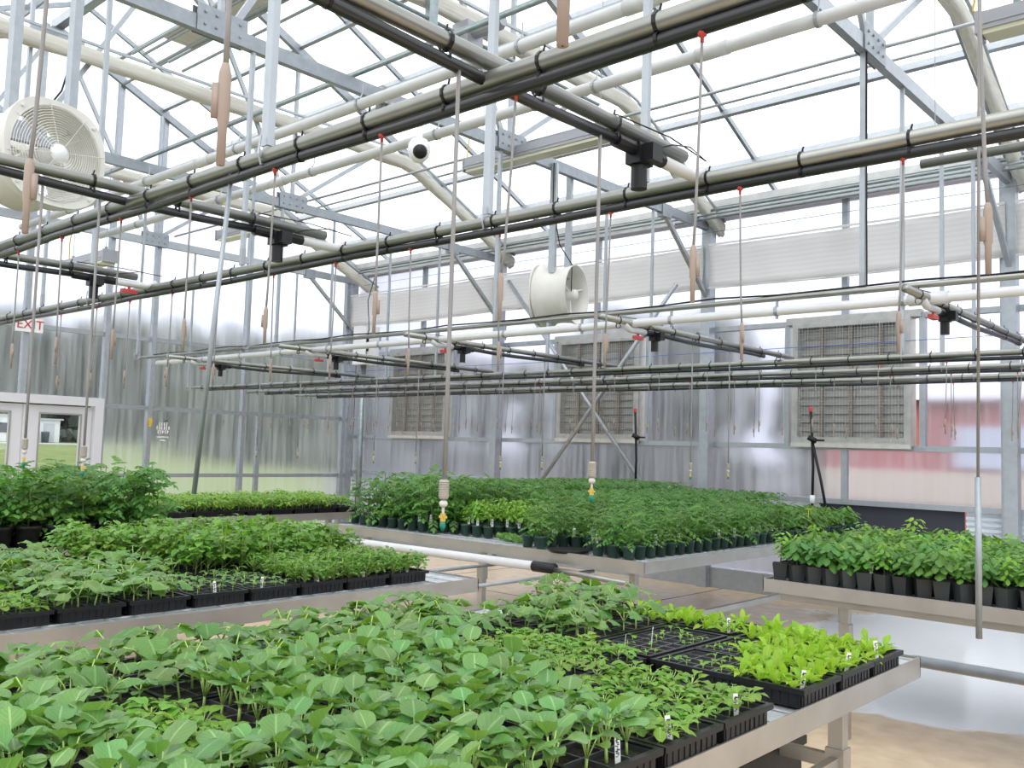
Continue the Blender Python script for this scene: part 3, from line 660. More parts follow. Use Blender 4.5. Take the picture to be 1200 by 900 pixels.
# drop nozzles with ribbed weights
wt = MB(); wt.lathe((0, 0, 0), [(.001, .085), (.012, .085), (.02, .08), (.021, .008), (.017, 0), (.001, 0)], 14)
for k in range(9): wt.lathe((0, 0, .012+k*.0075), [(.0205, 0), (.0235, .0015), (.0235, .0035), (.0205, .005)], 14)
WTM = wt.mesh('ribbed_weight', IVORY, True)
bl_ = MB(); bl_.lathe((0, 0, -.035), [(.001, 0), (.012, .002), (.019, .012), (.019, .02), (.012, .03), (.001, .032)], 12); bl_.tube([(0, 0, 0), (0, 0, -.1)], .006, 8); BLM = bl_.mesh('ball_check', mat('grey_ball', (.5, .47, .44), .5), True)
nz = MB(); nz.lathe((0, 0, -.135), [(.001, 0), (.006, 0), (.014, .02), (.012, .035), (.004, .045)], 10); NZM = nz.mesh('green_nozzle', GRN, True)
yb = MB(); yb.bb(-.02, .02, -.006, .006, -.08, -.07); yb.bb(-.008, .008, -.008, .008, -.095, -.06); YBM = yb.mesh('yellow_bracket', BRASS)
def nozzle(x, y, ztop, zw, s, lab, lean=0.0):
    t = thing('weighted_drop_nozzle', lab, 'nozzle', (x+lean, y, zw), None, 'drop nozzles with ribbed weights'); 
    link('ribbed_weight', WTM, t, None, None, (s, s, s)); link('ball_check', BLM, t, None, None, (s, s, s)); link('green_nozzle', NZM, t, None, None, (s, s, s)); link('yellow_bracket', YBM, t, None, None, (s, s, s))
    b = MB(); H = ztop-zw; b.tube([(-lean, 0, H), (-lean*.6, 0, H*.6), (-lean*.2, 0, H*.3), (0, 0, .08*s)], .005, 8); obj('drop_tube', b, TUBE, t, True)
nozzle(-1.48, 1.43, ZP, Z(-.115), .52, 'large ribbed weight and green nozzle in front of the tall potted plants')
nozzle(-1.48, 1.98, ZP, Z(-.067), .50, 'large ribbed weight and green nozzle over the middle of the far bench')
nozzle(-3.33, 1.42, ZP, Z(-.075), .50, 'ribbed weight and green nozzle before the door post')
nozzle(-3.33, 1.22, ZP, Z(-.05), .45, 'ribbed weight and nozzle seen against the door glass')
for x, y, nm in ((-3.42, 5.75, 'left of the third column'), (-5.27, 5.75, 'right of the corner, nearer'), (-5.27, 6.3, 'left of the second column'), (-6.95, 5.75, 'before the first louver, nearer'), (-6.95, 6.3, 'before the first louver, farther'), (-9.0, 5.75, 'before the end wall, nearer'), (-9.0, 6.3, 'before the end wall, farther'), (-3.42, 6.3, 'beside the crossed braces')):
    nozzle(x, y, Z(.84), Z(-.10), .55, f'small ribbed weight and nozzle on thin line, {nm}')

# hangers from trusses to pipes
hm = MB(); hm.bb(-.018, .018, -.012, .012, 0, 1); HM = hm.mesh('square_tube', GALV)
uc = MB(); uc.tube([(0, -.025, .06), (0, -.03, 0), (0, -.02, -.03), (0, .02, -.03), (0, .03, 0), (0, .025, .06)], .004, 6); uc.bb(-.012, .012, -.008, .008, .02, .12); UC = uc.mesh('pipe_clamp', GALV)
def hanger(x, y, z0, z1, lab, w_=1, clamp=True):
    t = thing('pipe_hanger', lab, 'hanger', (x, y, z0), None, 'steel hangers under the trusses')
    link('square_tube', HM, t, (0, 0, .03), None, (w_, w_, z1-z0-.03))
    if clamp: link('pipe_clamp', UC, t)
PN = {1.53: 'second near pipe', 2.52: 'third near pipe', 7.15: 'nearest louver-side pipe', 8.12: 'middle louver-side pipe', 9.05: 'last louver-side pipe', .5: 'nearest pipe'}
for i in (3, 2, 1, 0):
    for y in (.5, 1.53, 2.52, 7.15, 8.12, 9.05):
        if i <= 1 and y < 3 and not (i == 1 and y > 2): continue
        hanger(TX[i], y, (ZP if y < 3 else Z(.8)), ZC-.04, f'steel hanger to the {PN[y]}, truss {TN[i]}', 1.0 if y < 3 else .9)
for i in (3, 2, 1):
    for y, z, nm in ((3.6, 1.3, 'near side'), (6.35, 1.2, 'far side')):
        t = thing('power_drop_conduit', f'drop conduit ending in mid air, ridge {nm}, truss {TN[i]}', 'conduit', (TX[i], y, Z(z)), None, 'power drop conduits')
        link('square_tube', HM, t, (0, 0, .05), None, (1.1, 1.1, ZC-.04-Z(z)-.05)); 
        if i == 3 and nm == 'far side': q = MB(); q.tube([(.025, 0, ZC-Z(z)), (.027, 0, .5), (.03, .0, .02)], .006, 6); obj('cable', q, BLACK, t)
        q = MB(); q.bb(-.02, .02, -.016, .016, 0, .12); q.lathe((0, 0, -.03), [(.001, 0), (.012, 0), (.014, .03)], 8); obj('outlet', q, LAMPG, t)
for x, nm in ((-10.3, 'left end'), (-8.0, 'left half')):
    hanger(x, 4.93, Z(.95), Z(3.06), f'thin steel hanger holding the {nm} of the white supply main', .8)

# leaning rods standing on the benches
def rod(p, q, r_, lab, m=GALVD):
    b = MB(); v = Vector(p); b.tube([Vector((0, 0, 0)), Vector(q)-v], r_, 10); tag(obj('steel_rod', b, m, None, True, p), lab, 'rod')
rod((-2.69, 1.5, Z(-.17)), (-2.62, 1.53, Z(.86)), .008, 'long thin steel rod hanging left of centre before the end wall')
rod((-1.01, 3.82, Z(-.66)), (-1.01, 3.82, Z(-.05)), .012, 'steel rod hanging in front of the right bench')
rod((-1.01, 3.82, Z(-.05)), (-.99, 3.82, Z(2.6)), .006, 'thin upper line of the rod before the right bench', TUBE)

# crossed wall braces
b = MB(); b.tube([(-8.65, 10.15, Z(-.62)), (-6.29, 10.15, Z(2.22))], .028, 10); tag(obj('wall_brace', b, GALV, None, True), 'diagonal steel brace rising to the right across the middle louver', 'brace', 'crossed wall braces')
b = MB(); b.tube([(-6.69, 10.22, Z(-.55)), (-9.32, 10.22, Z(2.58))], .028, 10); tag(obj('wall_brace', b, GALV, None, True), 'diagonal steel brace rising to the left across the middle louver', 'brace', 'crossed wall braces')

# control box on the corner column
t = thing('control_box', 'white slanted control box on the corner column', 'box', (-12.35, 9.85, Z(1.38)))
b = MB(); b.bb(-.17, .17, -.05, .25, 0, .66); obj('case', b, WHITE, t)
b = MB(); b.bb(.17, .19, -.03, .0, .38, .44); b.bb(.17, .19, -.03, .0, .22, .27); b.tube([(.18, -.02, .02), (.16, -.04, .3), (.22, -.03, .6), (.12, 0, 1.1), (.15, .1, 1.5)], .008, 6); obj('cable', b, BLACK, t)
b = MB(); b.tube([(-.05, .1, -3.03), (-.05, .1, 0)], .05, 10); obj('post', b, DKPIPE, t, True)

# black hose standpipes in front of the wall
def standpipe(x, y, lab, two):
    t = thing('hose_standpipe', lab, 'hose', (x, y, Z(-.735)))
    b = MB(); b.tube([(0, 0, 0), (.01, 0, .65), (.0, 0, .9), (-.02, 0, 1.27)], .016, 8); b.box((.0, 0, .95), (.09, .05, .05), Euler((0, .5, 0)).to_matrix()); b.bb(.02, .13, -.01, .01, .93, .95)
    if two: b.tube([(.2, 0, -.02), (.1, 0, .5), (.0, 0, .92)], .016, 8)
    obj('hose', b, BLACK, t, True)
    b = MB(); b.lathe((.005, 0, .3), [(.001, -.05), (.028, -.04), (.028, .04), (.001, .05)], 10); obj('white_joint', b, WHITE, t, True)
    b = MB(); b.lathe((-.02, 0, 1.25), [(.02, 0), (.022, .05), (.001, .06)], 8); obj('red_cap', b, RED, t, True)
standpipe(-6.5, 9.6, 'black hose standpipe with white joint right of the crossed braces', False)
standpipe(-4.2, 9.6, 'forked black hose standpipe below the right louver', True)

# ------------------------------------------------------------------ round fans
def fan(y, z, lab, ang, posts):
    t = thing('circulation_fan', lab, 'fan', (-5.95, y, z), (0, 0, ang), 'round circulation fans')
    b = MB(); n = 40
    def ring(prof): b.lathe((0, 0, 0), prof, n, 'X')
    ring([(.30, .20), (.335, .17), (.34, .12), (.30, .07), (.285, 0), (.29, -.12), (.31, -.2), (.30, -.2), (.275, -.11), (.27, 0), (.285, .07), (.30, .20)])
    obj('shroud', b, FANW, t, True)
    b = MB(); N_ = 48
    for rr, hx in ((.285, .185), (.0, .185), (.0, .2), (.285, .2)):
        for k in range(N_):
            a = 2*PI*k/N_; R = rr if rr else .325*(1+.085*(math.cos(4*(a-PI/4))+1)/2*1.0); b.v.append(Vector((hx, R*math.cos(a), R*math.sin(a))))
    for i_, j_ in ((0, 1), (1, 2), (2, 3), (3, 0)):
        for k in range(N_): b.face((i_*N_+k, i_*N_+(k+1) % N_, j_*N_+(k+1) % N_, j_*N_+k))
    for k in range(4): b.lathe((.2, .325*math.cos(PI/4+k*PI/2), .325*math.sin(PI/4+k*PI/2)), [(.012, 0), (.012, .008), (.001, .01)], 8, 'X')
    obj('front_flange', b, FANW, t)
    b = MB()
    for k in range(16):
        rr = .06+.0155*k; pts = [(.2+.03*(1-(rr/.32)**2), rr*math.cos(q*2*PI/28), rr*math.sin(q*2*PI/28)) for q in range(29)]; b.tube(pts, .0022, 4, False)
    for k in range(8):
        a = k*PI/4+.2; b.tube([(.23, .05*math.cos(a), .05*math.sin(a)), (.20, .315*math.cos(a), .315*math.sin(a))], .003, 5)
    g_ = obj('front_guard', b, FANW, t); 
    b = MB()
    for k in range(4):
        a = k*PI/2+.5; bl = []
        for q in range(5):
            rr = .07+q*.048; wd = .05+.012*q
            for s in (-1, 1): ang_ = a+s*wd/ max(rr, .1)*.5; bl.append(Vector((.06+s*.035, rr*math.cos(ang_), rr*math.sin(ang_))))
        base = len(b.v); b.v += bl
        for q in range(4): b.face((base+2*q, base+2*q+1, base+2*q+3, base+2*q+2))
    o = obj('blade', b, FANW, t); md = o.modifiers.new('thickness', 'SOLIDIFY'); md.thickness = .008
    b = MB(); b.lathe((.0, 0, 0), [(.001, .1), (.05, .095), (.06, .06), (.06, 0), (.055, -.18), (.04, -.2), (.001, -.2)], 16, 'X'); obj('motor', b, FANW, t, True)
    b = MB(); b.lathe((.1, 0, 0), [(.001, .135), (.055, .13), (.06, .12)], 16, 'X'); obj('hub_cap', b, WHITE, t, True)
    b = MB()
    for s in (-1, 1): b.tube([(-.12, s*.05, .04), (-.14, s*.27, .1)], .012, 6)
    b.tube([(-.12, 0, -.05), (-.14, 0, -.28)], .012, 6); obj('motor_arm', b, FANW, t)
    for s in (-1, 1):
        b = MB(); b.bb(-.03, .03, s*.19-.028, s*.19+.028, .2, posts)
        obj('hanger_post', b, GALV, t)
    b = MB(); b.tube([(-.15, .04, 0), (-.17, .08, .3), (-.06, .16, .5), (0, .22, .9), (0, .22, posts)], .006, 6); obj('power_cable', b, BLACK, t)
fan(2.14, Z(1.72), 'round white fan with ring guard at the upper left', .18, 1.25)
fan(7.32, Z(1.62), 'round white fan before the shade cloth, seen from its side', PI+.25, 1.35)
tm = MB(); tm.tube([(0, 0, -.25), (0, .06, -.3), (0, .15, -.32)], .02, 6)

# ------------------------------------------------------------------ grow lights, dome camera, motors
def growlight(x0, x1, y, z, lab, s=1.0, up=.55):
    t = thing('grow_light', lab, 'lamp', ((x0+x1)/2, y, z), None, 'long grey grow lights'); h = (x1-x0)/2
    b = MB(); b.bb(-h, h, -.085*s, .085*s, .02, .13*s); 
    for k in (-.05, 0, .05): b.bb(-h-.002, h+.002, k*s-.004, k*s+.004, .13*s, .145*s)
    b.bb(-h, h, -.09*s, -.085*s, .05*s, .06*s); b.bb(-h-.02, -h, -.09*s, .09*s, .0, .14*s); b.bb(h, h+.02, -.09*s, .09*s, 0, .14*s); obj('housing', b, LAMPG, t)
    b = MB(); b.bb(-h+.02, h-.02, -.075*s, .075*s, -.01, .02); obj('diffuser', b, LENS, t)
    b = MB()
    for s_ in (-1, 1): b.tube([(s_*h*.8, 0, .14*s), (s_*h*.8, 0, up)], .004, 5); b.bb(s_*h*.8-.02, s_*h*.8+.02, -.01, .01, .13*s, .19*s)
    obj('hanger_wire', b, DKPIPE, t)
    b = MB(); b.tube([(-h+.02, 0, .12*s), (-h-.06, .02, .2), (-h-.02, 0, .36), (-h+.05, 0, .6)], .007, 6); obj('yellow_cord', b, YEL, t, True)
growlight(-6.62, -4.75, 6.6, Z(2.86), 'long grey grow light above the far bench, at the picture centre', 1, 2.2)
growlight(-11.3, -9.95, 6.5, Z(2.74), 'long grey grow light left of centre before the corner', 1, 2.3)
growlight(-11.3, -10.2, 4.5, Z(1.97), 'long grey grow light low at the left, above the door', 1, 1.1)
growlight(-1.52, .4, 5.9, Z(2.6), 'long grey grow light with yellow cord cut by the right edge', 1, 2.5)
t = thing('dome_camera', 'white dome security camera hanging from the white main', 'camera', (-5.17, 4.6, Z(2.27)))
b = MB(); b.lathe((0, 0, 0), [(.001, -.085), (.04, -.08), (.075, -.045), (.088, 0), (.085, .05), (.06, .09), (.025, .105), (.02, .46), (.001, .47)], 18); obj('housing', b, WHITE, t, True)
b = MB(); b.lathe((0, 0, 0), [(.001, .05), (.035, .045), (.055, .02), (.056, .0)], 14, 'X'); o = obj('lens', b, BLACK, t, True, (.05, -.035, -.02), (0, .25, -.55))
t = thing('curtain_motor', 'grey gear motor driving the shade curtain, at the top centre', 'motor', (-5.75, 5.65, Z(3.72)))
b = MB(); b.bb(-.1, .1, -.1, .1, -.1, .12); b.lathe((.1, .0, .04), [(.07, 0), (.075, .1), (.075, .3), (.05, .34), (.001, .34)], 14, 'X'); obj('gearbox', b, LAMPG, t)
b = MB(); b.tube([(0, -1.2, 0), (0, 2.0, 0)], .018, 8); b.bb(-.03, .03, -.5, -.4, -.05, .2); obj('drive_shaft', b, DKPIPE, t)
t = thing('curtain_motor', 'small grey motor with red cap clamped beside the near white main', 'motor', (-6.0, 4.95, Z(2.9)))
b = MB(); b.lathe((0, 0, 0), [(.001, -.18), (.05, -.18), (.055, .1), (.03, .12)], 12, 'X'); b.bb(-.08, .0, -.06, .06, -.02, .2); obj('body', b, LAMPG, t, True)
b = MB(); b.lathe((.12, 0, 0), [(.02, 0), (.03, .02), (.001, .03)], 10, 'X'); obj('red_cap', b, RED, t)
# rack of closely spaced drive tubes high at the left
t = thing('vent_rack', 'rack of drive tubes and gathered cloth high at the left, below the ridge', 'vent', (0, 5.2, Z(5.0)))
b = MB()
for k, (dy, dz) in enumerate(((0, 0), (.16, .05), (.34, -.02), (.5, .06), (.7, 0))): b.tube([(-11.5, dy, dz), (3, dy, dz)], .02, 6)
obj('rack_tube', b, GALV, t)
b = MB(); b.box((-9.3, .3, .09), (3.2, .4, .02)); obj('gathered_cloth', b, CREAM, t)

# ------------------------------------------------------------------ benches
def bench(name, label, x0, x1, y0, y1, ztop, legs, splice=None, bars=()):
    t = thing(name, label, 'bench', ((x0+x1)/2, (y0+y1)/2, 0), None, 'aluminium growing benches')
    cx, cy = (x0+x1)/2, (y0+y1)/2; X0, X1, Y0, Y1 = x0-cx, x1-cx, y0-cy, y1-cy; h = .078; q = .006
    for nm, bx in (('side_rail', (X0, X0+q, Y0, Y1)), ('side_rail', (X1-q, X1, Y0, Y1)), ('end_rail', (X0, X1, Y0, Y0+q)), ('end_rail', (X0, X1, Y1-q, Y1))):
        b = MB(); b.bb(*bx, ztop-h, ztop)
        if nm == 'side_rail': b.bb(bx[0]-(.0 if bx[0] < 0 else .012), bx[1]+(.012 if bx[0] < 0 else 0), Y0, Y1, ztop-h, ztop-h+.006)
        obj(nm, b, ALU, t)
    if splice is not None:
        b = MB(); b.bb(splice-cx, X1, Y0-.004, Y0, ztop-h-.004, ztop+.003); obj('splice_plate', b, ALU, t)
    s = MB(); zs = ztop-.009; n = int((Y1-Y0)/.13)
    for k in range(n+1): y = Y0+.02+(Y1-Y0-.04)*k/n; s.bb(X0+.01, X1-.01, y-.004, y+.004, zs-.004, zs)
    m_ = int((X1-X0)/.13)
    for k in range(m_+1): x = X0+.02+(X1-X0-.04)*k/m_; s.bb(x-.004, x+.004, Y0+.01, Y1-.01, zs-.006, zs-.002)
    s.bb(X0+.005, X1-.005, Y0+.005, Y1-.005, zs-.012, zs-.007)
    obj('mesh_top', s, MESH, t)
    for lx, ly in legs:
        b = MB(); b.bb(lx-cx-.025, lx-cx+.025, ly-cy-.025, ly-cy+.025, 0, ztop-h); b.bb(lx-cx-.032, lx-cx+.032, ly-cy-.032, ly-cy+.032, .57, .67); obj('leg', b, ALU, t)
    for p, q_ in bars:
        b = MB(); b.beam(Vector(p)-Vector((cx, cy, 0)), Vector(q_)-Vector((cx, cy, 0)), .03, .045); obj('cross_bar', b, ALU, t)
    return t
ZB = Z(-.74)       # lip height
ZS = ZB-.008       # mesh surface
bench('growing_bench', 'aluminium bench filling the foreground, corner at the right', -2.98, -1.185, .1, 3.70, ZB, [(-1.28, 3.15), (-2.75, 3.15), (-1.28, .6), (-2.75, .6)], None, [((-2.75, 3.15, .62), (-1.25, 3.15, .62)), ((-1.28, 3.15, .62), (-1.28, .6, .62))])
bench('growing_bench', 'aluminium bench left of the foreground one, across the narrow aisle', -5.50, -3.66, -.2, 3.84, ZB, [(-4.0, 3.3), (-5.3, 3.3), (-4.0, 1.5)])
bench('growing_bench', 'aluminium bench under the large black pots at the left', -8.06, -6.33, -.2, 3.70, ZB, [(-6.5, 3.3), (-7.9, 3.3)])
bench('growing_bench', 'long aluminium bench under the bright green trays by the end wall', -9.9, -8.10, 2.6, 6.7, ZB, [(-8.35, 6.3), (-9.6, 6.3), (-8.35, 3.2)])
bench('growing_bench', 'wide aluminium bench of green pots in the middle distance', -7.05, -3.50, 5.30, 9.7, ZB, [(-3.75, 5.55), (-3.75, 9.3), (-5.3, 5.6), (-6.8, 5.6)], -4.67, [((-3.75, 5.55, .4), (-3.75, 9.3, .4))])
bench('growing_bench', 'aluminium bench with dark pots at the right', -2.62, 1.5, 5.28, 7.2, ZB, [(-2.19, 5.5), (.9, 6.95), (.9, 5.5)], None, [((-2.55, 5.4, ZB-.11), (1.4, 5.4, ZB-.11))])
# support rails between the benches
for i, (p, q_, r_, m_, nm) in enumerate((((-1.35, 4.12, Z(-.845)), (3, 4.12, Z(-.845)), .024, GALVD, 'carrying rail running right from the bench corner'),
                                         ((-8.2, 5.2, Z(-.87)), (-4.35, 5.2, Z(-.85)), .034, PVC, 'white pipe in front of the wide middle bench'),
                                         ((-4.35, 5.2, Z(-.85)), (-3.55, 5.2, Z(-.88)), .02, PIPE, 'grey pipe carrying on from the white pipe'),
                                         ((-5.6, 3.86, Z(-.89)), (-5.6, 5.6, Z(-.89)), .013, GALVD, 'thin carrying rail between the benches, farthest left'), ((-4.85, 3.86, Z(-.89)), (-4.85, 5.6, Z(-.89)), .013, GALVD, 'thin carrying rail between the benches, middle one'),
                                         ((-4.15, 3.86, Z(-.89)), (-4.15, 5.6, Z(-.89)), .013, GALVD, 'thin carrying rail between the benches, nearest the foreground'))):
    b = MB(); b.tube([Vector((0, 0, 0)), Vector(q_)-Vector(p)], r_, 10); tag(obj('bench_rail', b, m_, None, True, p), nm, 'rail')
b = MB(); b.tube([(0, 0, 0), (.2, 0, 0)], .04, 10); tag(obj('rubber_sleeve', b, BLACK, None, True, (-4.4, 5.2, Z(-.85))), 'black rubber sleeve joining white and grey pipe', 'sleeve')
# clutter under and between benches
def tub(x, y, w_, d_, h, m_, lab, name='storage_tub'):
    b = MB(); b.bb(-w_/2, w_/2, -d_/2, d_/2, 0, .02)
    for q in ((-w_/2, -w_/2+.015, -d_/2, d_/2), (w_/2-.015, w_/2, -d_/2, d_/2), (-w_/2, w_/2, -d_/2, -d_/2+.015), (-w_/2, w_/2, d_/2-.015, d_/2)): b.bb(*q, 0, h)
    b.bb(-w_/2-.015, w_/2+.015, -d_/2-.015, -d_/2, h-.03, h); b.bb(-w_/2-.015, w_/2+.015, d_/2, d_/2+.015, h-.03, h); b.bb(-w_/2-.015, -w_/2, -d_/2, d_/2, h-.03, h); b.bb(w_/2, w_/2+.015, -d_/2, d_/2, h-.03, h)
    tag(obj(name, b, m_, None, False, (x, y, 0)), lab, 'tub')
tub(-1.75, 3.1, .5, .5, .62, BLACKM, 'tall black tub under the corner of the foreground bench')
tub(-3.35, 2.2, .4, .55, .55, BLUE, 'dark blue crate in the narrow aisle behind the squash seedlings', 'blue_crate')

# ------------------------------------------------------------------ plants
def leaf(kind, L, W, nl=6, nw=4, droop=.3, cup=.0, seed=0, wav=0.0):
    """leaf blade from its petiole end along +Y, top side +Z"""
    rd = random.Random(seed); b = MB()
    def width(t):
        if kind == 'squash': return W*.5*(math.sin(PI*min(1, .12+t*.88))**.55)*(1+.15*math.sin(t*15+seed)*min(1, t*3))
        if kind == 'spoon': return W*.5*(.10 if t < .10 else max(.10, math.sqrt(max(0, 1-abs((t-.60)/.43)**2.4))))
        if kind == 'lance': return W*.5*(.15+.85*math.sin(PI*min(1, t*.78+.02))**1.2) if t < .98 else W*.12
        if kind == 'oval': return W*.5*math.sin(PI*(.06+.9*t))**.8
        return W*.5*math.sin(PI*(.05+.95*t))
    ang = 0; y = z = 0; sec = []
    for i in range(nl+1):
        t = i/nl; sec.append((t, y, z)); ang -= droop/nl; y += L/nl*math.cos(ang); z += L/nl*math.sin(ang)
    for t, y, z in sec:
        w_ = width(t)
        for j in range(nw+1):
            s = j/nw*2-1; zz = z+cup*abs(s)**1.6*w_*1.2+wav*math.sin(t*9+s*5+seed)*abs(s)
            yy = y-(.22*L*(abs(s)**2) if kind == 'squash' and t < .35 else 0)*(1-t*2.8)
            b.v.append(Vector((s*w_*math.cos(cup*.6), yy, zz)))
    for i in range(nl):
        for j in range(nw):
            p = i*(nw+1)+j; b.face((p, p+1, p+nw+2, p+nw+1), ((j/nw, i/nl), ((j+1)/nw, i/nl), ((j+1)/nw, (i+1)/nl), (j/nw, (i+1)/nl)))
    return b
def place(az, tilt, loc, s=1.0): return Matrix.Translation(loc) @ Matrix.Rotation(az, 4, 'Z') @ Matrix.Rotation(tilt, 4, 'X') @ Matrix.Scale(s, 4)

SPEC = {}
def species(name, lmats, leafmeshes, plants, near):
    """plants: list of (stem MB, [(variant, matrix)...]); near ones keep leaves as objects of their own"""
    out = []
    for st, lv in plants:
        if near: out.append((st.mesh('seedling', STEM, True), [(leafmeshes[v][1], mx) for v, mx in lv]))
        else:
            m = MB(); m.cur = 0
            for v, mx in lv: m.add(leafmeshes[v][0], mx)
            k = len(m.m); m.add(st); m.m = [0]*k+[1]*(len(m.m)-k); out.append((m.mesh('seedling', [lmats, STEM], True), []))
    SPEC[name] = out
def lm(kindargs, m_): 
    r_ = []
    for a in kindargs:
        q = leaf(**a); r_.append((q, q.mesh('leaf', m_, True)))
    return r_
R_ = random.Random(5)
# squash
sq = lm([dict(kind='squash', nl=9, L=.060, W=.066, droop=d_, cup=c_, seed=s_, wav=.004) for d_, c_, s_ in ((.35, -.25, 1), (.6, -.35, 2), (.2, -.1, 3), (.45, .1, 4))]+[dict(kind='oval', L=.05, W=.032, droop=.3, cup=.1, seed=5)], L_SQ)
def squash_plants(n, h0=.085):
    r_ = []
    for _ in range(n):
        st = MB(); lv = []; h = h0*R_.uniform(.85, 1.15); lx, ly = R_.uniform(-.015, .015), R_.uniform(-.015, .015); top = Vector((lx, ly, h*.6)); st.tube([(0, 0, -.005), (lx*.5, ly*.5, h*.3), top], [.0035, .003, .0028], 5)
        a0 = R_.random()*6
        for k in range(2): lv.append((4, place(a0+k*PI, R_.uniform(-.2, .15), top)))
        for k in range(3):
            a = a0+.9+k*2.2+R_.uniform(-.4, .4); rr = R_.uniform(.025, .05); e = top+Vector((-math.sin(a)*rr, math.cos(a)*rr, R_.uniform(.02, .06)+.0)); st.tube([top, (top+e)/2+Vector((0, 0, .008)), e], [.0024, .002, .0018], 5)
            lv.append((R_.randrange(4), place(a+R_.uniform(-.3, .3), R_.uniform(-.35, .25), e, R_.uniform(.75, 1.2))))
        r_.append((st, lv))
    return r_
species('squash', L_SQ, sq, squash_plants(7), True)
species('squash_far', L_SQ, sq, squash_plants(5), False)
# brassica
br = lm([dict(kind='spoon', L=.062, W=.056, droop=d_, cup=c_, seed=s_, wav=.002) for d_, c_, s_ in ((.5, .35, 1), (.9, .25, 2), (.2, .45, 3), (.7, -.15, 4))], L_BR)
def brassica_plants(n, nleaf=8, hs=1):
    r_ = []
    for _ in range(n):
        st = MB(); lv = []; h = .035*hs; st.tube([(0, 0, -.005), (0, 0, h)], [.004, .0035], 5)
        a0 = R_.random()*6
        for k in range(nleaf):
            a = a0+k*2.399; tl = R_.uniform(.25, .6)+(.55 if k > nleaf-3 else .15); rr = .022; e = Vector((-math.sin(a)*rr*math.cos(tl), math.cos(a)*rr*math.cos(tl), h+.018+.03*math.sin(tl)+k*.003)); st.tube([(0, 0, h*.8), e], [.002, .0016], 4)
            lv.append((R_.randrange(4), place(a, tl, e, R_.uniform(.7, 1.1)*hs)))
        r_.append((st, lv))
    return r_
species('brassica', L_BR, br, brassica_plants(7), True)
# small kale
ka = lm([dict(kind='spoon', L=.040, W=.026, nl=5, nw=2, droop=.6, cup=.2, seed=s_, wav=.002) for s_ in (1, 2)], L_KA)
def small_plants(n, nleaf, h, rr0=.012, sc_=1.0, up=.5):
    r_ = []
    for _ in range(n):
        st = MB(); lv = []; a0 = R_.random()*6; hh = h*R_.uniform(.8, 1.2); st.tube([(0, 0, -.003), (R_.uniform(-.004, .004), 0, hh)], [.0018, .0014], 4)
        for k in range(nleaf):
            a = a0+k*2.399; e = Vector((-math.sin(a)*rr0, math.cos(a)*rr0, hh*R_.uniform(.75, 1.15))); st.tube([(0, 0, hh*.6), e], [.0013, .001], 3)
            lv.append((R_.randrange(2), place(a, R_.uniform(-.1, up), e, sc_*R_.uniform(.7, 1.15))))
        r_.append((st, lv))
    return r_
species('kale', L_KA, ka, small_plants(7, 9, .045, .018, 1.0, .7), False)
species('sprout', L_KA, ka, small_plants(5, 3, .022, .006, .6), False)
kp = lm([dict(kind='oval', L=.036, W=.02, nl=4, nw=2, droop=.3, cup=.1, seed=s_) for s_ in (1, 2)], L_TO2)
species('pepper', L_TO2, kp, small_plants(6, 5, .045, .01, 1.0, .3), False)
# lettuce (upright)
le = lm([dict(kind='lance', L=.078, W=.024, nl=5, nw=2, droop=d_, cup=.35, seed=s_, wav=.006) for d_, s_ in ((.8, 1), (-.1, 2), (1.3, 3))], L_LE)
def lettuce_plants(n):
    r_ = []
    for _ in range(n):
        st = MB(); lv = []; st.tube([(0, 0, -.003), (0, 0, .012)], [.003, .003], 4); a0 = R_.random()*6
        for k in range(7): a = a0+k*2.399; lv.append((R_.randrange(3), place(a, R_.uniform(.7, 1.35), Vector((-math.sin(a)*.004, math.cos(a)*.004, .01)), R_.uniform(.6, 1.05))))
        r_.append((st, lv))
    return r_
species('lettuce', L_LE, le, lettuce_plants(8), True)
species('lettuce_far', L_LE, le, lettuce_plants(8), False)
# basil, celery (dense domes)
def dome(n, lmset, nleaf, R, H, base=0):
    r_ = []
    for _ in range(n):
        st = MB(); lv = []; st.tube([(0, 0, -.003), (0, 0, H*.6)], [.003, .002], 4)
        for k in range(nleaf):
            u_ = R_.random(); a = R_.random()*2*PI; rr = R*math.sqrt(u_); zz = base+(H-base)*(1-.45*u_)*R_.uniform(.65, 1.05); e = Vector((-math.sin(a)*rr, math.cos(a)*rr, zz))
            if k % 3 == 0: st.tube([(0, 0, zz*.4), e], [.0016, .0012], 3)
            lv.append((R_.randrange(len(lmset)), place(a+R_.uniform(-.8, .8), R_.uniform(-.5, .5), e, R_.uniform(.6, 1.15))))
        r_.append((st, lv))
    return r_
ba = lm([dict(kind='oval', L=.04, W=.028, nl=3, nw=2, droop=.5, cup=-.2, seed=s_) for s_ in (1, 2)], L_BA)
species('basil', L_BA, ba, dome(5, ba, 34, .055, .15), False)
cel = lm([dict(kind='squash', L=.036, W=.038, nl=3, nw=2, droop=.5, cup=.1, seed=s_, wav=.003) for s_ in (1, 2)], L_CE)
species('celery', L_CE, cel, dome(6, cel, 56, .07, .20), False)
pa = lm([dict(kind='squash', L=.021, W=.022, nl=2, nw=2, droop=.3, cup=.15, seed=s_, wav=.002) for s_ in (1, 2)], L_BA)
species('parsley', L_CE, pa, dome(6, pa, 60, .045, .11), False)
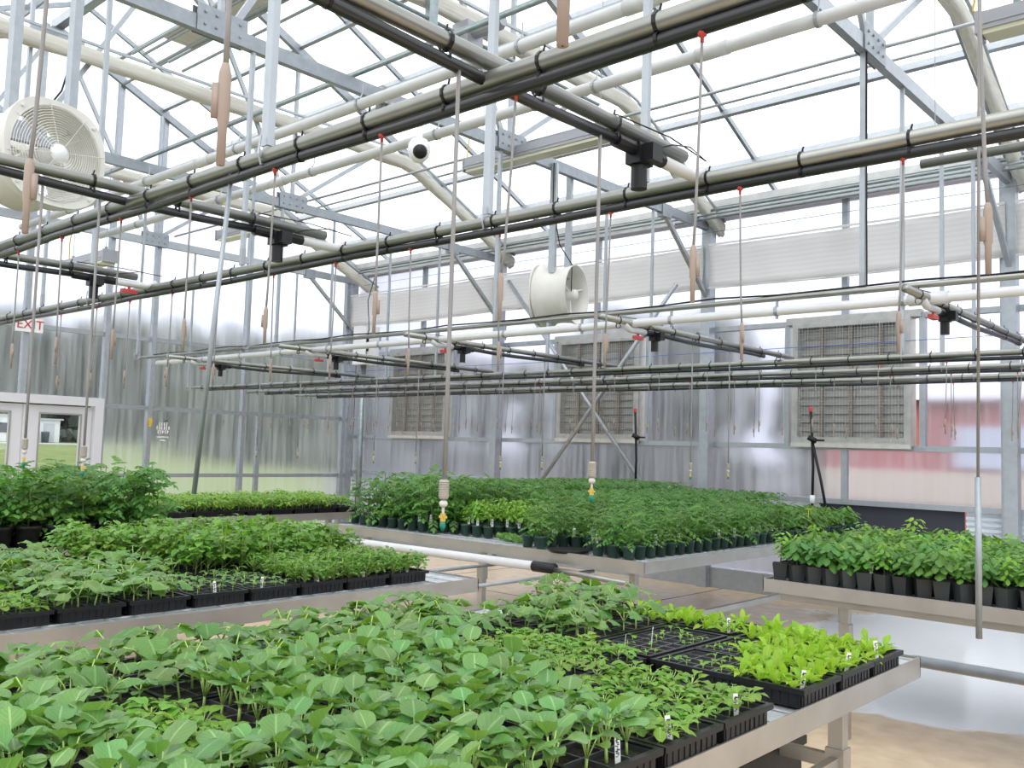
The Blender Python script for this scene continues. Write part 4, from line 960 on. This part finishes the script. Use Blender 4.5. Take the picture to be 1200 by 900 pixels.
# tomato: compound leaves
def compound(lm_, L, n):
    b = MB()
    lf = leaf('oval', .046, .027, 2, 2, .6, -.1, 1)
    for i in range(n):
        t = (i+1)/n
        for s in (-1, 1): b.add(lf, place(s*(-1.05), -.1, Vector((0, L*t*.9, -.35*L*t*t)), .75+.4*math.sin(PI*t)))
    b.add(lf, place(0, -.4, Vector((0, L*.9, -.32*L)), 1.1)); return b
TC = [compound(None, .10, 3), compound(None, .13, 4)]
def tomato(n, H, nl, spread=1.0, leafm=L_TO):
    r_ = []
    for _ in range(n):
        st = MB(); m = MB(); lx, ly = R_.uniform(-.02, .02), R_.uniform(-.02, .02); hh = H*R_.uniform(.88, 1.1)
        st.tube([(0, 0, 0), (lx, ly, hh*.5), (lx*.5, ly*.3, hh*.95)], [.0045, .0035, .002], 5)
        for k in range(nl):
            t = .10+.86*k/(nl-1); a = k*2.399+R_.uniform(-.5, .5); m.add(TC[k % 2], place(a, R_.uniform(-.25, 1.0)-.2*(1-t), Vector((lx*t, ly*t, hh*t)), spread*(1.05-.45*t)*R_.uniform(.85, 1.15)))
        k = len(m.m); m.add(st); m.m = [0]*k+[1]*(len(m.m)-k); r_.append(m.mesh('plant', [leafm, STEM2], True))
    return r_
TOMA = tomato(6, .34, 22, 1.3); TOMB = tomato(6, .34, 18, 1.0, L_TO); TOMS = tomato(6, .25, 16, .84, L_TO)
def pepper(n, H, nl, leafm, L=.06):
    r_ = []; lf = [leaf('oval', L, L*.62, 3, 2, .7, -.2, s_) for s_ in (1, 2)]
    for _ in range(n):
        m = MB(); st = MB(); hh = H*R_.uniform(.9, 1.1); st.tube([(0, 0, 0), (0, 0, hh*.9)], [.004, .002], 4)
        for k in range(nl):
            t = .3+.7*k/nl; a = k*2.399; rr = R_.uniform(.01, .05); m.add(lf[k % 2], place(a, R_.uniform(-.5, .35), Vector((-math.sin(a)*rr, math.cos(a)*rr, hh*t)), R_.uniform(.75, 1.2)))
        k = len(m.m); m.add(st); m.m = [0]*k+[1]*(len(m.m)-k); r_.append(m.mesh('plant', [leafm, STEM2], True))
    return r_
PEP = pepper(6, .17, 30, L_TO, .072); PEP2 = pepper(5, .22, 40, L_BA, .045)

# seed tray parts
TL, TW, TH = .54, .275, .058
def traymesh():
    b = MB(); L_, W_ = TL/2-.012, TW/2-.012
    # tapered walls made of ribs and slots
    for s in (-1, 1):
        b.box((0, s*W_, TH/2), (TL-.03, .003, TH)); b.box((s*L_, 0, TH/2), (.003, TW-.03, TH))
        for k in range(18): x = -TL/2+.03+k*(TL-.06)/17; b.bb(x-.006, x+.006, s*W_-(.0 if s < 0 else -.001)-.003*(s < 0), s*W_+.003*(s > 0)+.001, .008, TH-.014)
        for k in range(9): y = -TW/2+.03+k*(TW-.06)/8; b.bb(s*L_-.004*(s < 0), s*L_+.004*(s > 0), y-.007, y+.007, .008, TH-.014)
        b.bb(-TL/2, TL/2, s*TW/2-(.012 if s > 0 else 0), s*TW/2+(.012 if s < 0 else 0), TH-.004, TH); b.bb(s*TL/2-(.012 if s > 0 else 0), s*TL/2+(.012 if s < 0 else 0), -TW/2, TW/2, TH-.004, TH)
        b.bb(-TL/2, TL/2, s*TW/2-.001, s*TW/2+.001, TH-.014, TH); b.bb(s*TL/2-.001, s*TL/2+.001, -TW/2, TW/2, TH-.014, TH)
    b.bb(-L_, L_, -W_, W_, 0, .003); return b.mesh('tray_shell', BLACK)
def cellmesh(nx, ny):
    b = MB(); L_, W_ = TL/2-.016, TW/2-.016
    for k in range(nx+1): x = -L_+2*L_*k/nx; w_ = .0045 if k % 2 == 0 else .002; b.bb(x-w_, x+w_, -W_, W_, TH-.03, TH-.006)
    for k in range(ny+1): y = -W_+2*W_*k/ny; b.bb(-L_, L_, y-.0022, y+.0022, TH-.03, TH-.006)
    return b.mesh('cell_insert', CELLS)
TRAY = traymesh(); CELL = {(8, 4): cellmesh(8, 4), (6, 3): cellmesh(6, 3), (6, 4): cellmesh(6, 4)}
sb = MB(); sb.bb(-TL/2+.014, TL/2-.014, -TW/2+.014, TW/2-.014, TH-.028, TH-.016); SOILM = sb.mesh('soil', SOIL)
tg = MB(); tg.box((0, 0, .03), (.013, .0012, .075)); tg.v = [v for v in tg.v]; tgm = MB(); tgm.add(tg)
for k in range(11): tgm.cur = 1; tgm.box(((-.002, .0015, 0)[k % 3], -.0008, .020+k*.0038), ((.005, .003, .007, .004)[k % 4], .0012, .0016))
TAGM = tgm.mesh('plant_tag', [TAG, INK])
PR = random.Random(21); NSEED = [0, 0]
def tray(x, y, kind, grid, lab, rot=0, dens=1.0, tags=0, zt=0, sparse_x=None, tagside=1, group='black seed trays'):
    t = thing('seed_tray', lab, 'tray', (x, y, ZS+.001+zt), (0, 0, rot+PR.uniform(-.008, .008)), group)
    link('tray_shell', TRAY, t); link('cell_insert', CELL[grid], t); link('soil', SOILM, t)
    nx, ny = grid; sp_ = SPEC[kind] if kind else []
    for i in range(nx):
        for j in range(ny):
            if not sp_ or PR.random() > dens: continue
            px = -TL/2+.016+(i+.5)*(TL-.032)/nx+PR.uniform(-.006, .006); py = -TW/2+.016+(j+.5)*(TW-.032)/ny+PR.uniform(-.006, .006)
            cur = sp_
            if sparse_x is not None and px < sparse_x:
                if PR.random() > .62: continue
                cur = SPEC['sprout']
            me, lv = cur[PR.randrange(len(cur))]; s = PR.uniform(.82, 1.18)
            o = link('seedling', me, t, (px, py, TH-.017), (PR.uniform(-.1, .1), PR.uniform(-.1, .1), PR.random()*6.28), (s, s, s)); NSEED[0] += 1
            for lmesh, mx in lv:
                lo = bpy.data.objects.new('leaf', lmesh); C.objects.link(lo); lo.parent = o; lo.matrix_local = mx; NSEED[1] += 1
    for k in range(tags):
        link('plant_tag', TAGM, t, (TL/2*tagside*.86-k*.2*tagside, -TW*.3+PR.uniform(0, .1), TH-.02), (PR.uniform(-.25, .25), PR.uniform(-.2, .2), PR.uniform(.3, .9)))

# foreground bench: three columns of trays
cxR, cxM, cxL = -1.455, -2.01, -2.56
KN = {'lettuce': 'upright yellow green lettuce', 'lettuce_far': 'upright yellow green lettuce', 'kale': 'small kale', 'brassica': 'broad round brassica', 'squash': 'wide leaved squash', 'squash_far': 'wide leaved squash', 'sprout': 'tiny sprouting', 'pepper': 'small pepper', 'celery': 'bushy celery', 'parsley': 'fine leaved parsley', 'basil': 'bright basil'}
yr = [3.37, 3.085, 2.80, 2.32, 2.035, 1.75, 1.465, 1.18, .895, .61]
kr = ['lettuce', 'lettuce', 'lettuce', 'kale', 'kale', 'brassica', 'brassica', 'brassica', 'brassica', 'brassica']
for i, (y, kd) in enumerate(zip(yr, kr)):
    tray(cxR, y, kd, (8, 4) if kd in ('lettuce', 'kale') else (6, 3), f'tray of {KN[kd]} seedlings, foreground bench, right column, {ORD[i]} from the far end', 0, .97, 1 if i < 6 else 0, sparse_x=(-.02 if i == 2 else (-.12 if i == 1 else None)))
tray(-1.875, 2.945, 'sprout', (8, 4), 'nearly bare black tray with a few tiny sprouts beside the lettuce trays', PI/2, .45, 2, zt=.004, tagside=-1)
km = [(cxM-.02, 3.41, 'lettuce'), (cxM-.30, 3.12, 'squash'), (cxM-.30, 2.83, 'squash'), (cxM, 2.52, 'kale'), (cxM, 2.235, 'kale'), (cxM, 1.95, 'brassica'), (cxM, 1.665, 'brassica'), (cxM, 1.38, 'brassica'), (cxM, 1.095, 'kale'), (cxM, .81, 'brassica'), (cxM, .52, 'brassica')]
for i, (x, y, kd) in enumerate(km):
    tray(x, y, kd, (8, 4) if kd == 'kale' else (6, 3), f'tray of {KN[kd]} seedlings, foreground bench, middle column, {ORD[i]} from the far end', 0, .97, 1 if i in (0, 2) else 0)
for i, y in enumerate([3.42, 3.13, 2.84, 2.52, 2.235, 1.95, 1.665, 1.38, 1.095, .81]):
    x = cxL if y < 2.7 else cxL-.15
    if y > 3.3: x = -2.58
    elif y > 2.7: x = -2.70
    tray(max(x, -2.70), y, 'squash', (6, 3), f'tray of wide leaved squash seedlings, foreground bench, left column, {ORD[i]} from the far end', 0, .97, 0) if i not in (1, 2) else None
# second bench
kb = [(3.42, 'parsley'), (3.13, 'parsley'), (2.845, 'parsley'), (2.56, 'pepper'), (2.27, 'pepper'), (1.98, 'squash_far'), (1.69, 'squash_far'), (1.40, 'kale'), (1.11, 'kale'), (.82, 'squash_far')]
for i, (y, kd) in enumerate(kb):
    tray(-4.05, y, kd, (8, 4) if kd in ('parsley', 'kale') else (6, 4), f'tray of {KN[kd]} seedlings, second bench, right column, {ORD[i]} from the far end', 0, .97, 1 if i in (0, 1, 2, 3, 4) else 0)
    kd2 = 'celery' if y > 2.3 else 'squash_far'
    if i < 3: kd2 = 'parsley' if i == 0 else 'celery'
    tray(-4.61, y, 'celery' if i >= 0 and y > 2.4 else 'squash_far', (6, 3), f'tray of {KN["celery" if y > 2.4 else "squash_far"]} seedlings, second bench, middle column, {ORD[i]} from the far end', 0, .97)
    tray(-5.18, y, 'celery' if y > 2.2 else 'squash_far', (6, 3), f'tray of {KN["celery" if y > 2.2 else "squash_far"]} seedlings, second bench, left column, {ORD[i]} from the far end', 0, .97)
# long bench by the end wall
for c_, x in enumerate((-8.40, -8.96)):
    for i in range(11):
        y = 3.55+i*.285
        tray(x, y, 'basil', (6, 3), f'tray of bright basil by the end wall, {"front" if c_ == 0 else "back"} column, {ORD[i]} from the near end', 0, .97, 0, group='basil trays by the end wall')
t = thing('black_bin', 'black plastic bin between the big pots and the basil trays', 'bin', (-8.3, 4.75, ZS)); 
t.location = (-7.62, 3.52, ZS); b = MB(); b.bb(-.17, .17, -.14, .14, 0, .14); b.bb(-.18, .18, -.15, .15, .125, .15); obj('body', b, BLACK, t)

# potted plants
def potmesh(r_, h, m_, name='pot', n=14):
    b = MB(); b.lathe((0, 0, 0), [(.001, 0), (r_*.78, 0), (r_*.95, h*.86), (r_*1.03, h*.86), (r_*1.05, h), (r_*.96, h), (r_*.92, h*.88), (.001, h*.88)], n); return b.mesh(name, m_, True)
def sqpot(r_, h, m_):
    b = MB(); a = r_*.75
    for k in range(4):
        s, c_ = math.sin(k*PI/2), math.cos(k*PI/2); R = lambda p: Vector((p[0]*c_-p[1]*s, p[0]*s+p[1]*c_, p[2])); base = len(b.v)
        b.v += [R(p) for p in ((-a, -a, 0), (a, -a, 0), (r_, -r_, h), (-r_, -r_, h), (-r_*.93, -r_*.93, h), (r_*.93, -r_*.93, h), (r_*.9, -r_*.9, h*.88), (-r_*.9, -r_*.9, h*.88))]
        b.face((base, base+1, base+2, base+3)); b.face((base+3, base+2, base+5, base+4)); b.face((base+4, base+5, base+6, base+7))
    b.bb(-r_*.9, r_*.9, -r_*.9, r_*.9, h*.8, h*.86); return b.mesh('pot', m_)
P_BIG = potmesh(.083, .15, BLACKM); P_GRN = potmesh(.047, .095, GREENPOT, n=10); P_SQ = sqpot(.044, .105, GREYPOT)
sdm = MB(); sdm.lathe((0, 0, 0), [(.044, 0), (.001, .003)], 10); SD = sdm.mesh('soil', SOIL); sdb = MB(); sdb.lathe((0, 0, 0), [(.077, 0), (.001, .003)], 12); SDB = sdb.mesh('soil', SOIL)
b = MB()
for k in range(60): b.box((PR.uniform(-.15, .15), PR.uniform(-.05, .05), .03+PR.uniform(-.01, .015)), (.04, .03, .03), Euler((PR.random(), PR.random(), PR.random())).to_matrix())
tag(obj('moss_slab', b, L_CE, None, False, (-4.98, 5.62, ZS)), 'low slab of mossy green growth at the front of the middle bench', 'moss')
b = MB(); b.lathe((0, 0, 0), [(.001, .004), (.14, .004), (.16, .022), (.165, .022), (.145, 0), (.001, 0)], 20)
tag(obj('plant_saucer', b, BLACK, None, True, (-4.25, 5.42, ZS)), 'black saucer at the front edge of the middle bench', 'saucer')
def potted(name, lab, x, y, pot, ph, soil, plant, group, tagp=0, s=1.0):
    t = thing(name, lab, 'potted plant', (x, y, ZS+.001), (0, 0, PR.random()*6.28), group)
    link('pot', pot, t); 
    if soil: link('soil', soil, t, (0, 0, ph*.88))
    s *= PR.uniform(.80, 1.2)
    link('plant', plant, t, (0, 0, ph*.87), (PR.uniform(-.08, .08), PR.uniform(-.08, .08), 0), (s, s, s))
    if PR.random() < tagp: link('plant_tag', TAGM, t, (PR.uniform(-.02, .02), -.03, ph*.85), (PR.uniform(-.2, .2), 0, -t.rotation_euler.z+.75), (1.5, 1, 1.1))
cols = ORD
for i in range(9):
    for j in range(15):
        potted('potted_tomato', f'tomato in large black pot, {ORD[i]} row from the right, {ORD[j]} from the far end', -6.43-i*.178, 3.3-j*.178, P_BIG, .15, SDB, TOMA[PR.randrange(6)], 'tomatoes in large black pots', 0, 1.0 if j > 1 else 1.05)
# wide middle bench: nearest 300 as plants of their own, the rest as one mass behind
cells = []
for i in range(26):
    for j in range(31):
        x = -6.95+i*.135; y = 5.42+j*.135
        if x > -3.6: continue
        if x < -5.95 and y < 5.42+.135*(1.0): continue
        if -5.25 < x < -4.75 and y < 5.8: continue
        if -4.45 < x < -4.05 and y < 5.6: continue
        if -5.75 < x < -5.2 and y < 5.6: continue
        if -6.2 < x < -5.0 and y < 5.55: continue
        cells.append((x, y))
def depthof(p): return .743*p[1]-.668*p[0]
front = sorted(cells, key=lambda p: min((p[1]-5.4), (-3.6-p[0])*1.3)+.05*depthof(p))
near = front[:300]; rest = front[300:]
def pick(x, y):
    if x < -5.7: return TOMB, 1.12
    if x < -4.4 and y > 6.2: return TOMB, .95
    if x < -5.0: return PEP2, .95
    return (TOMS if y < 8.2 else PEP), 1.0
for k, (x, y) in enumerate(sorted(near, key=lambda p: (round(p[1], 2), p[0]))):
    pl, s = pick(x, y); kind = 'tall tomato' if x < -5.7 else ('bright bushy' if x < -5.0 else 'small leafy')
    potted('potted_seedling', f'{kind} plant, green pot, middle bench, {ORD[round((y-5.42)/.135)]} row back, {ORD[round((-3.575-x)/.135)]} from right', x, y, P_GRN, .095, SD, pl[PR.randrange(len(pl))], 'green pots on the wide middle bench', .5, s)
mass = MB()
def frommesh(me):
    b = MB(); b.v = [v.co.copy() for v in me.vertices]; b.f = [tuple(p.vertices) for p in me.polygons]; b.uv = [None]*len(b.f); b.m = [p.material_index for p in me.polygons]; 
    ul = me.uv_layers
    if ul:
        d_ = ul[0].data; b.uv = [[tuple(d_[li].uv) for li in p.loop_indices] for p in me.polygons]
    return b
cache = {}
for x, y in rest:
    pl, s = pick(x, y); me = pl[PR.randrange(3)]
    if me.name not in cache: cache[me.name] = frommesh(me)
    mass.add(cache[me.name], Matrix.Translation((x+5, y-7, .083)) @ Matrix.Rotation(PR.random()*6.28, 4, 'Z') @ Matrix.Scale(s, 4))
o = tag(link('distant_potted_plants', mass.mesh('distant_potted_plants', [L_TO, STEM2], True), None, (-5, 7, ZS)), 'mass of potted seedlings at the back of the wide middle bench', 'potted plants'); o['kind'] = 'stuff'
# right bench
n = 0
for j in range(13):
    for i in range(22):
        x = -2.54+i*.105; y = 5.35+j*.135
        potted('potted_pepper', f'broad leaved plant in square pot, right bench, {ORD[j]} row back, {ORD[i]} from the left', x, y, P_SQ, .105, None, PEP[PR.randrange(6)] if (i*7+j*3) % 6 else PEP2[PR.randrange(5)], 'square pots on the right bench', .08, .95)
b = MB()
for k in range(6): b.add(leaf('oval', .035, .022, 2, 2, .3, .2, k), place(k*1.05, .4, Vector((0, 0, .28))))
b.tube([(0, 0, .2), (0, 0, .28)], .002, 5); tag(obj('yellow_flower', b, YFLOW, None, True, (-3.62, 8.2, ZS+.0)), 'single yellow bloom at the back corner of the wide middle bench', 'flower')
print('seedlings, leaves', NSEED, 'objects', len(bpy.data.objects), 'mass tris', len(mass.f)*2)
